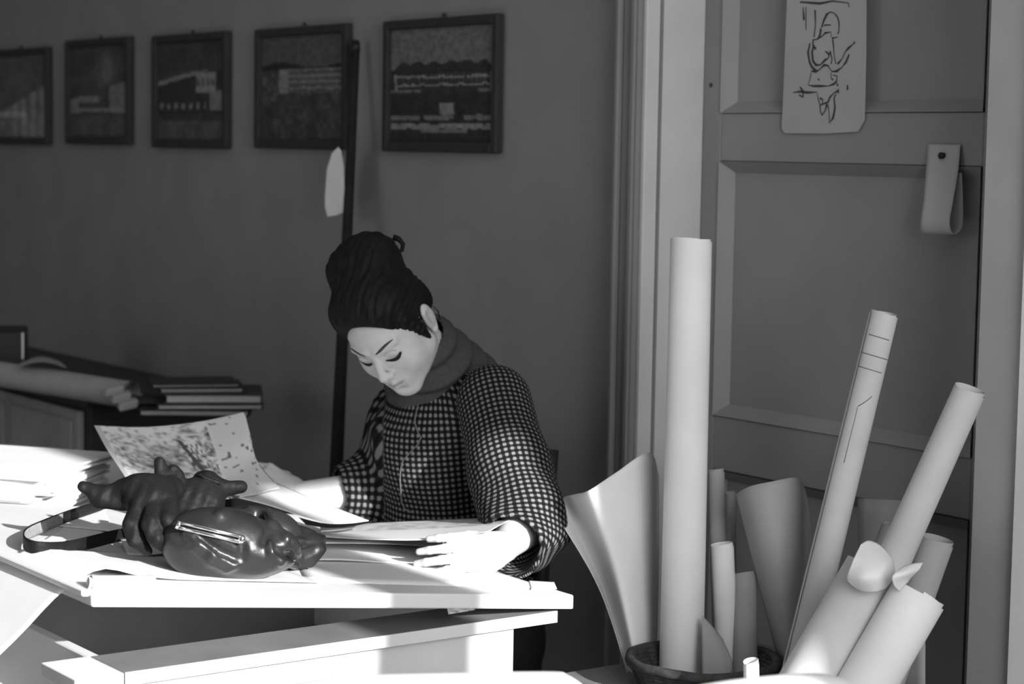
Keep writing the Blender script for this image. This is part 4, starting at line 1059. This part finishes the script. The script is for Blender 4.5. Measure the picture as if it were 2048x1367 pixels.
def glove(name, label, prims, lo_, hi_):
    F = Field(lo_, hi_, .0022)
    for a, b, ra, rb, k in prims: F.cone(Q3(*a), Q3(*b), ra, rb, k)
    V, Qd = F.mesh(); V = relax(V, Qd, 2, .5)
    cr_ = .0012*np.sin(V[:, 2]*210+V[:, 0]*90)+.0008*np.sin(V[:, 0]*330-V[:, 2]*120)
    V[:, 1] += cr_
    return npmesh(name, V, Qd, M_glove, None)
T = thing('leather_glove', 'black leather glove with fingers drooping over the handbag front', 'glove', 'pair of black gloves on the handbag')
g1 = [((278, 985, 3.135), (296, 1005, 3.115), .030, .028, 0), ((318, 985, 3.135), (322, 1006, 3.115), .027, .026, .02), ((248, 982, 3.155), (340, 978, 3.175), .017, .022, .02),
      ((284, 1008, 3.110), (264, 1050, 3.075), .0165, .0150, .008), ((264, 1050, 3.075), (272, 1078, 3.070), .0148, .0140, .001), ((272, 1078, 3.070), (294, 1101, 3.085), .0138, .0085, .001),
      ((312, 1008, 3.105), (302, 1048, 3.060), .0165, .0150, .003), ((302, 1048, 3.060), (314, 1076, 3.055), .0148, .0138, .001), ((314, 1076, 3.055), (338, 1099, 3.075), .0135, .0085, .001),
      ((336, 1004, 3.110), (336, 1040, 3.065), .0160, .0145, .003), ((336, 1040, 3.065), (346, 1064, 3.060), .0142, .0128, .001), ((346, 1064, 3.060), (357, 1086, 3.075), .0125, .0080, .001),
      ((245, 988, 3.145), (205, 990, 3.135), .019, .0150, .012), ((205, 990, 3.135), (166, 972, 3.135), .0135, .0085, .004), ((240, 998, 3.140), (196, 998, 3.138), .0150, .0125, .012)]
o = glove('hand_shell', '', g1, Q3(110, 900, 3.16)-np.array([.0, .16, .22]), Q3(420, 900, 3.16)+np.array([0, .12, .04])); o.parent = T
tube('stitching', [q(262, 985, 3.118), q(280, 968, 3.125), q(305, 957, 3.135), q(330, 953, 3.15)], .0018, M_glove, T, 6)
T = thing('leather_glove', 'black leather glove lying crumpled behind, fingers pointing up and right', 'glove', 'pair of black gloves on the handbag')
g2 = [((345, 1000, 3.22), (410, 1005, 3.22), .030, .030, 0), ((400, 980, 3.23), (415, 960, 3.24), .022, .016, .02), ((380, 1040, 3.20), (400, 1020, 3.22), .028, .026, .02),
      ((328, 985, 3.21), (326, 950, 3.22), .0155, .0130, .01), ((326, 950, 3.22), (319, 924, 3.22), .0125, .0090, .004),
      ((354, 985, 3.21), (352, 952, 3.22), .0150, .0125, .004), ((352, 952, 3.22), (347, 940, 3.22), .0120, .0095, .004),
      ((372, 990, 3.21), (368, 974, 3.22), .013, .010, .008),
      ((420, 985, 3.23), (450, 976, 3.24), .020, .0125, .012), ((450, 976, 3.24), (482, 973, 3.25), .0120, .0105, .004), ((400, 955, 3.25), (430, 968, 3.24), .010, .012, .01)]
o = glove('hand_shell', '', g2, Q3(240, 890, 3.22)-np.array([0, .14, .22]), Q3(540, 890, 3.22)+np.array([0, .14, .04])); o.parent = T
tube('cuff_hem', [q(x, y, 3.22) for x, y in ((398, 948), (412, 956), (428, 962), (440, 966))], .003, M_glove, T, 6)

# prints the woman holds
A1, A2, A3 = tone_noise(11, 7), tone_noise(12, 26), tone_noise(13, 55)
def print_tone(s, t):
    v = .62+.15*(A2(s, t)-.5)
    k = A1(s, t)
    if s < .70:
        v = .70+1.9*(k*.30+A2(s, t)*.40+A3(s, t)*.40-.56)
        v *= 1-.6*math.exp(-((s-.34)**2*2+(t-.42)**2)/.035)*(.4+A3(t, s))
        if abs((s-.50)-(t-.2)*.22) < .014 and t > .2: v = .10
        if .52 < s < .68 and t > .25 and abs((s*34+t*5) % 1-.5) < .16 and A2(t, s) > .45: v = .10
        if s < .06: v = .55
    elif abs(s-.70) < .012: v = .72
    else:
        v = .70
        if A2(s*.99, t*.99) > .86: v = .15
        if s > .985 and A2(t, s) > .5: v = .25
    return max(.05, min(.8, v))
curl('large_print', [[(188, 850, 4.02), (290, 853, 3.97), (400, 842, 3.99), (489, 823, 4.05)], [(214, 898, 3.92), (310, 905, 3.86), (420, 898, 3.88), (502, 874, 3.97)], [(245, 945, 3.80), (335, 960, 3.73), (445, 958, 3.78), (515, 922, 3.92)], [(262, 975, 3.66), (350, 1000, 3.58), (470, 995, 3.66), (560, 975, 3.82)]], 'large curved print of figures and buildings held in her right hand', M_sheet, 110, 60, print_tone)
curl('pale_sheet', [[(500, 945, 3.90), (560, 968, 3.88), (640, 1002, 3.80), (738, 1040, 3.66)], [(470, 968, 3.82), (545, 992, 3.78), (620, 1018, 3.72), (728, 1044, 3.62)], [(430, 985, 3.70), (520, 1005, 3.66), (600, 1030, 3.62), (660, 1048, 3.58)]], 'pale sheet trailing down from her right hand to the board', M_paper, 30, 12)
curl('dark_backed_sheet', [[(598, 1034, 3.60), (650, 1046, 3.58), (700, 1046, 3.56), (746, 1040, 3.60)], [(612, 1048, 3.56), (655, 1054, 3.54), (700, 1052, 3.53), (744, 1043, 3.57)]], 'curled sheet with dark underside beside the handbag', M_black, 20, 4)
B2 = tone_noise(14, 30)
curl('tilted_print', [[(640, 1052, 3.72), (760, 1044, 3.74), (900, 1038, 3.70), (1034, 1032, 3.56)], [(640, 1064, 3.60), (740, 1060, 3.60), (880, 1054, 3.56), (1006, 1046, 3.48)], [(640, 1072, 3.50), (740, 1078, 3.46), (860, 1078, 3.44), (978, 1062, 3.42)]], 'print tilted up under her left thumb', M_sheet, 60, 16, lambda s, t: (.42+.35*(B2(s, t)-.3)) if t < .55 else .66)
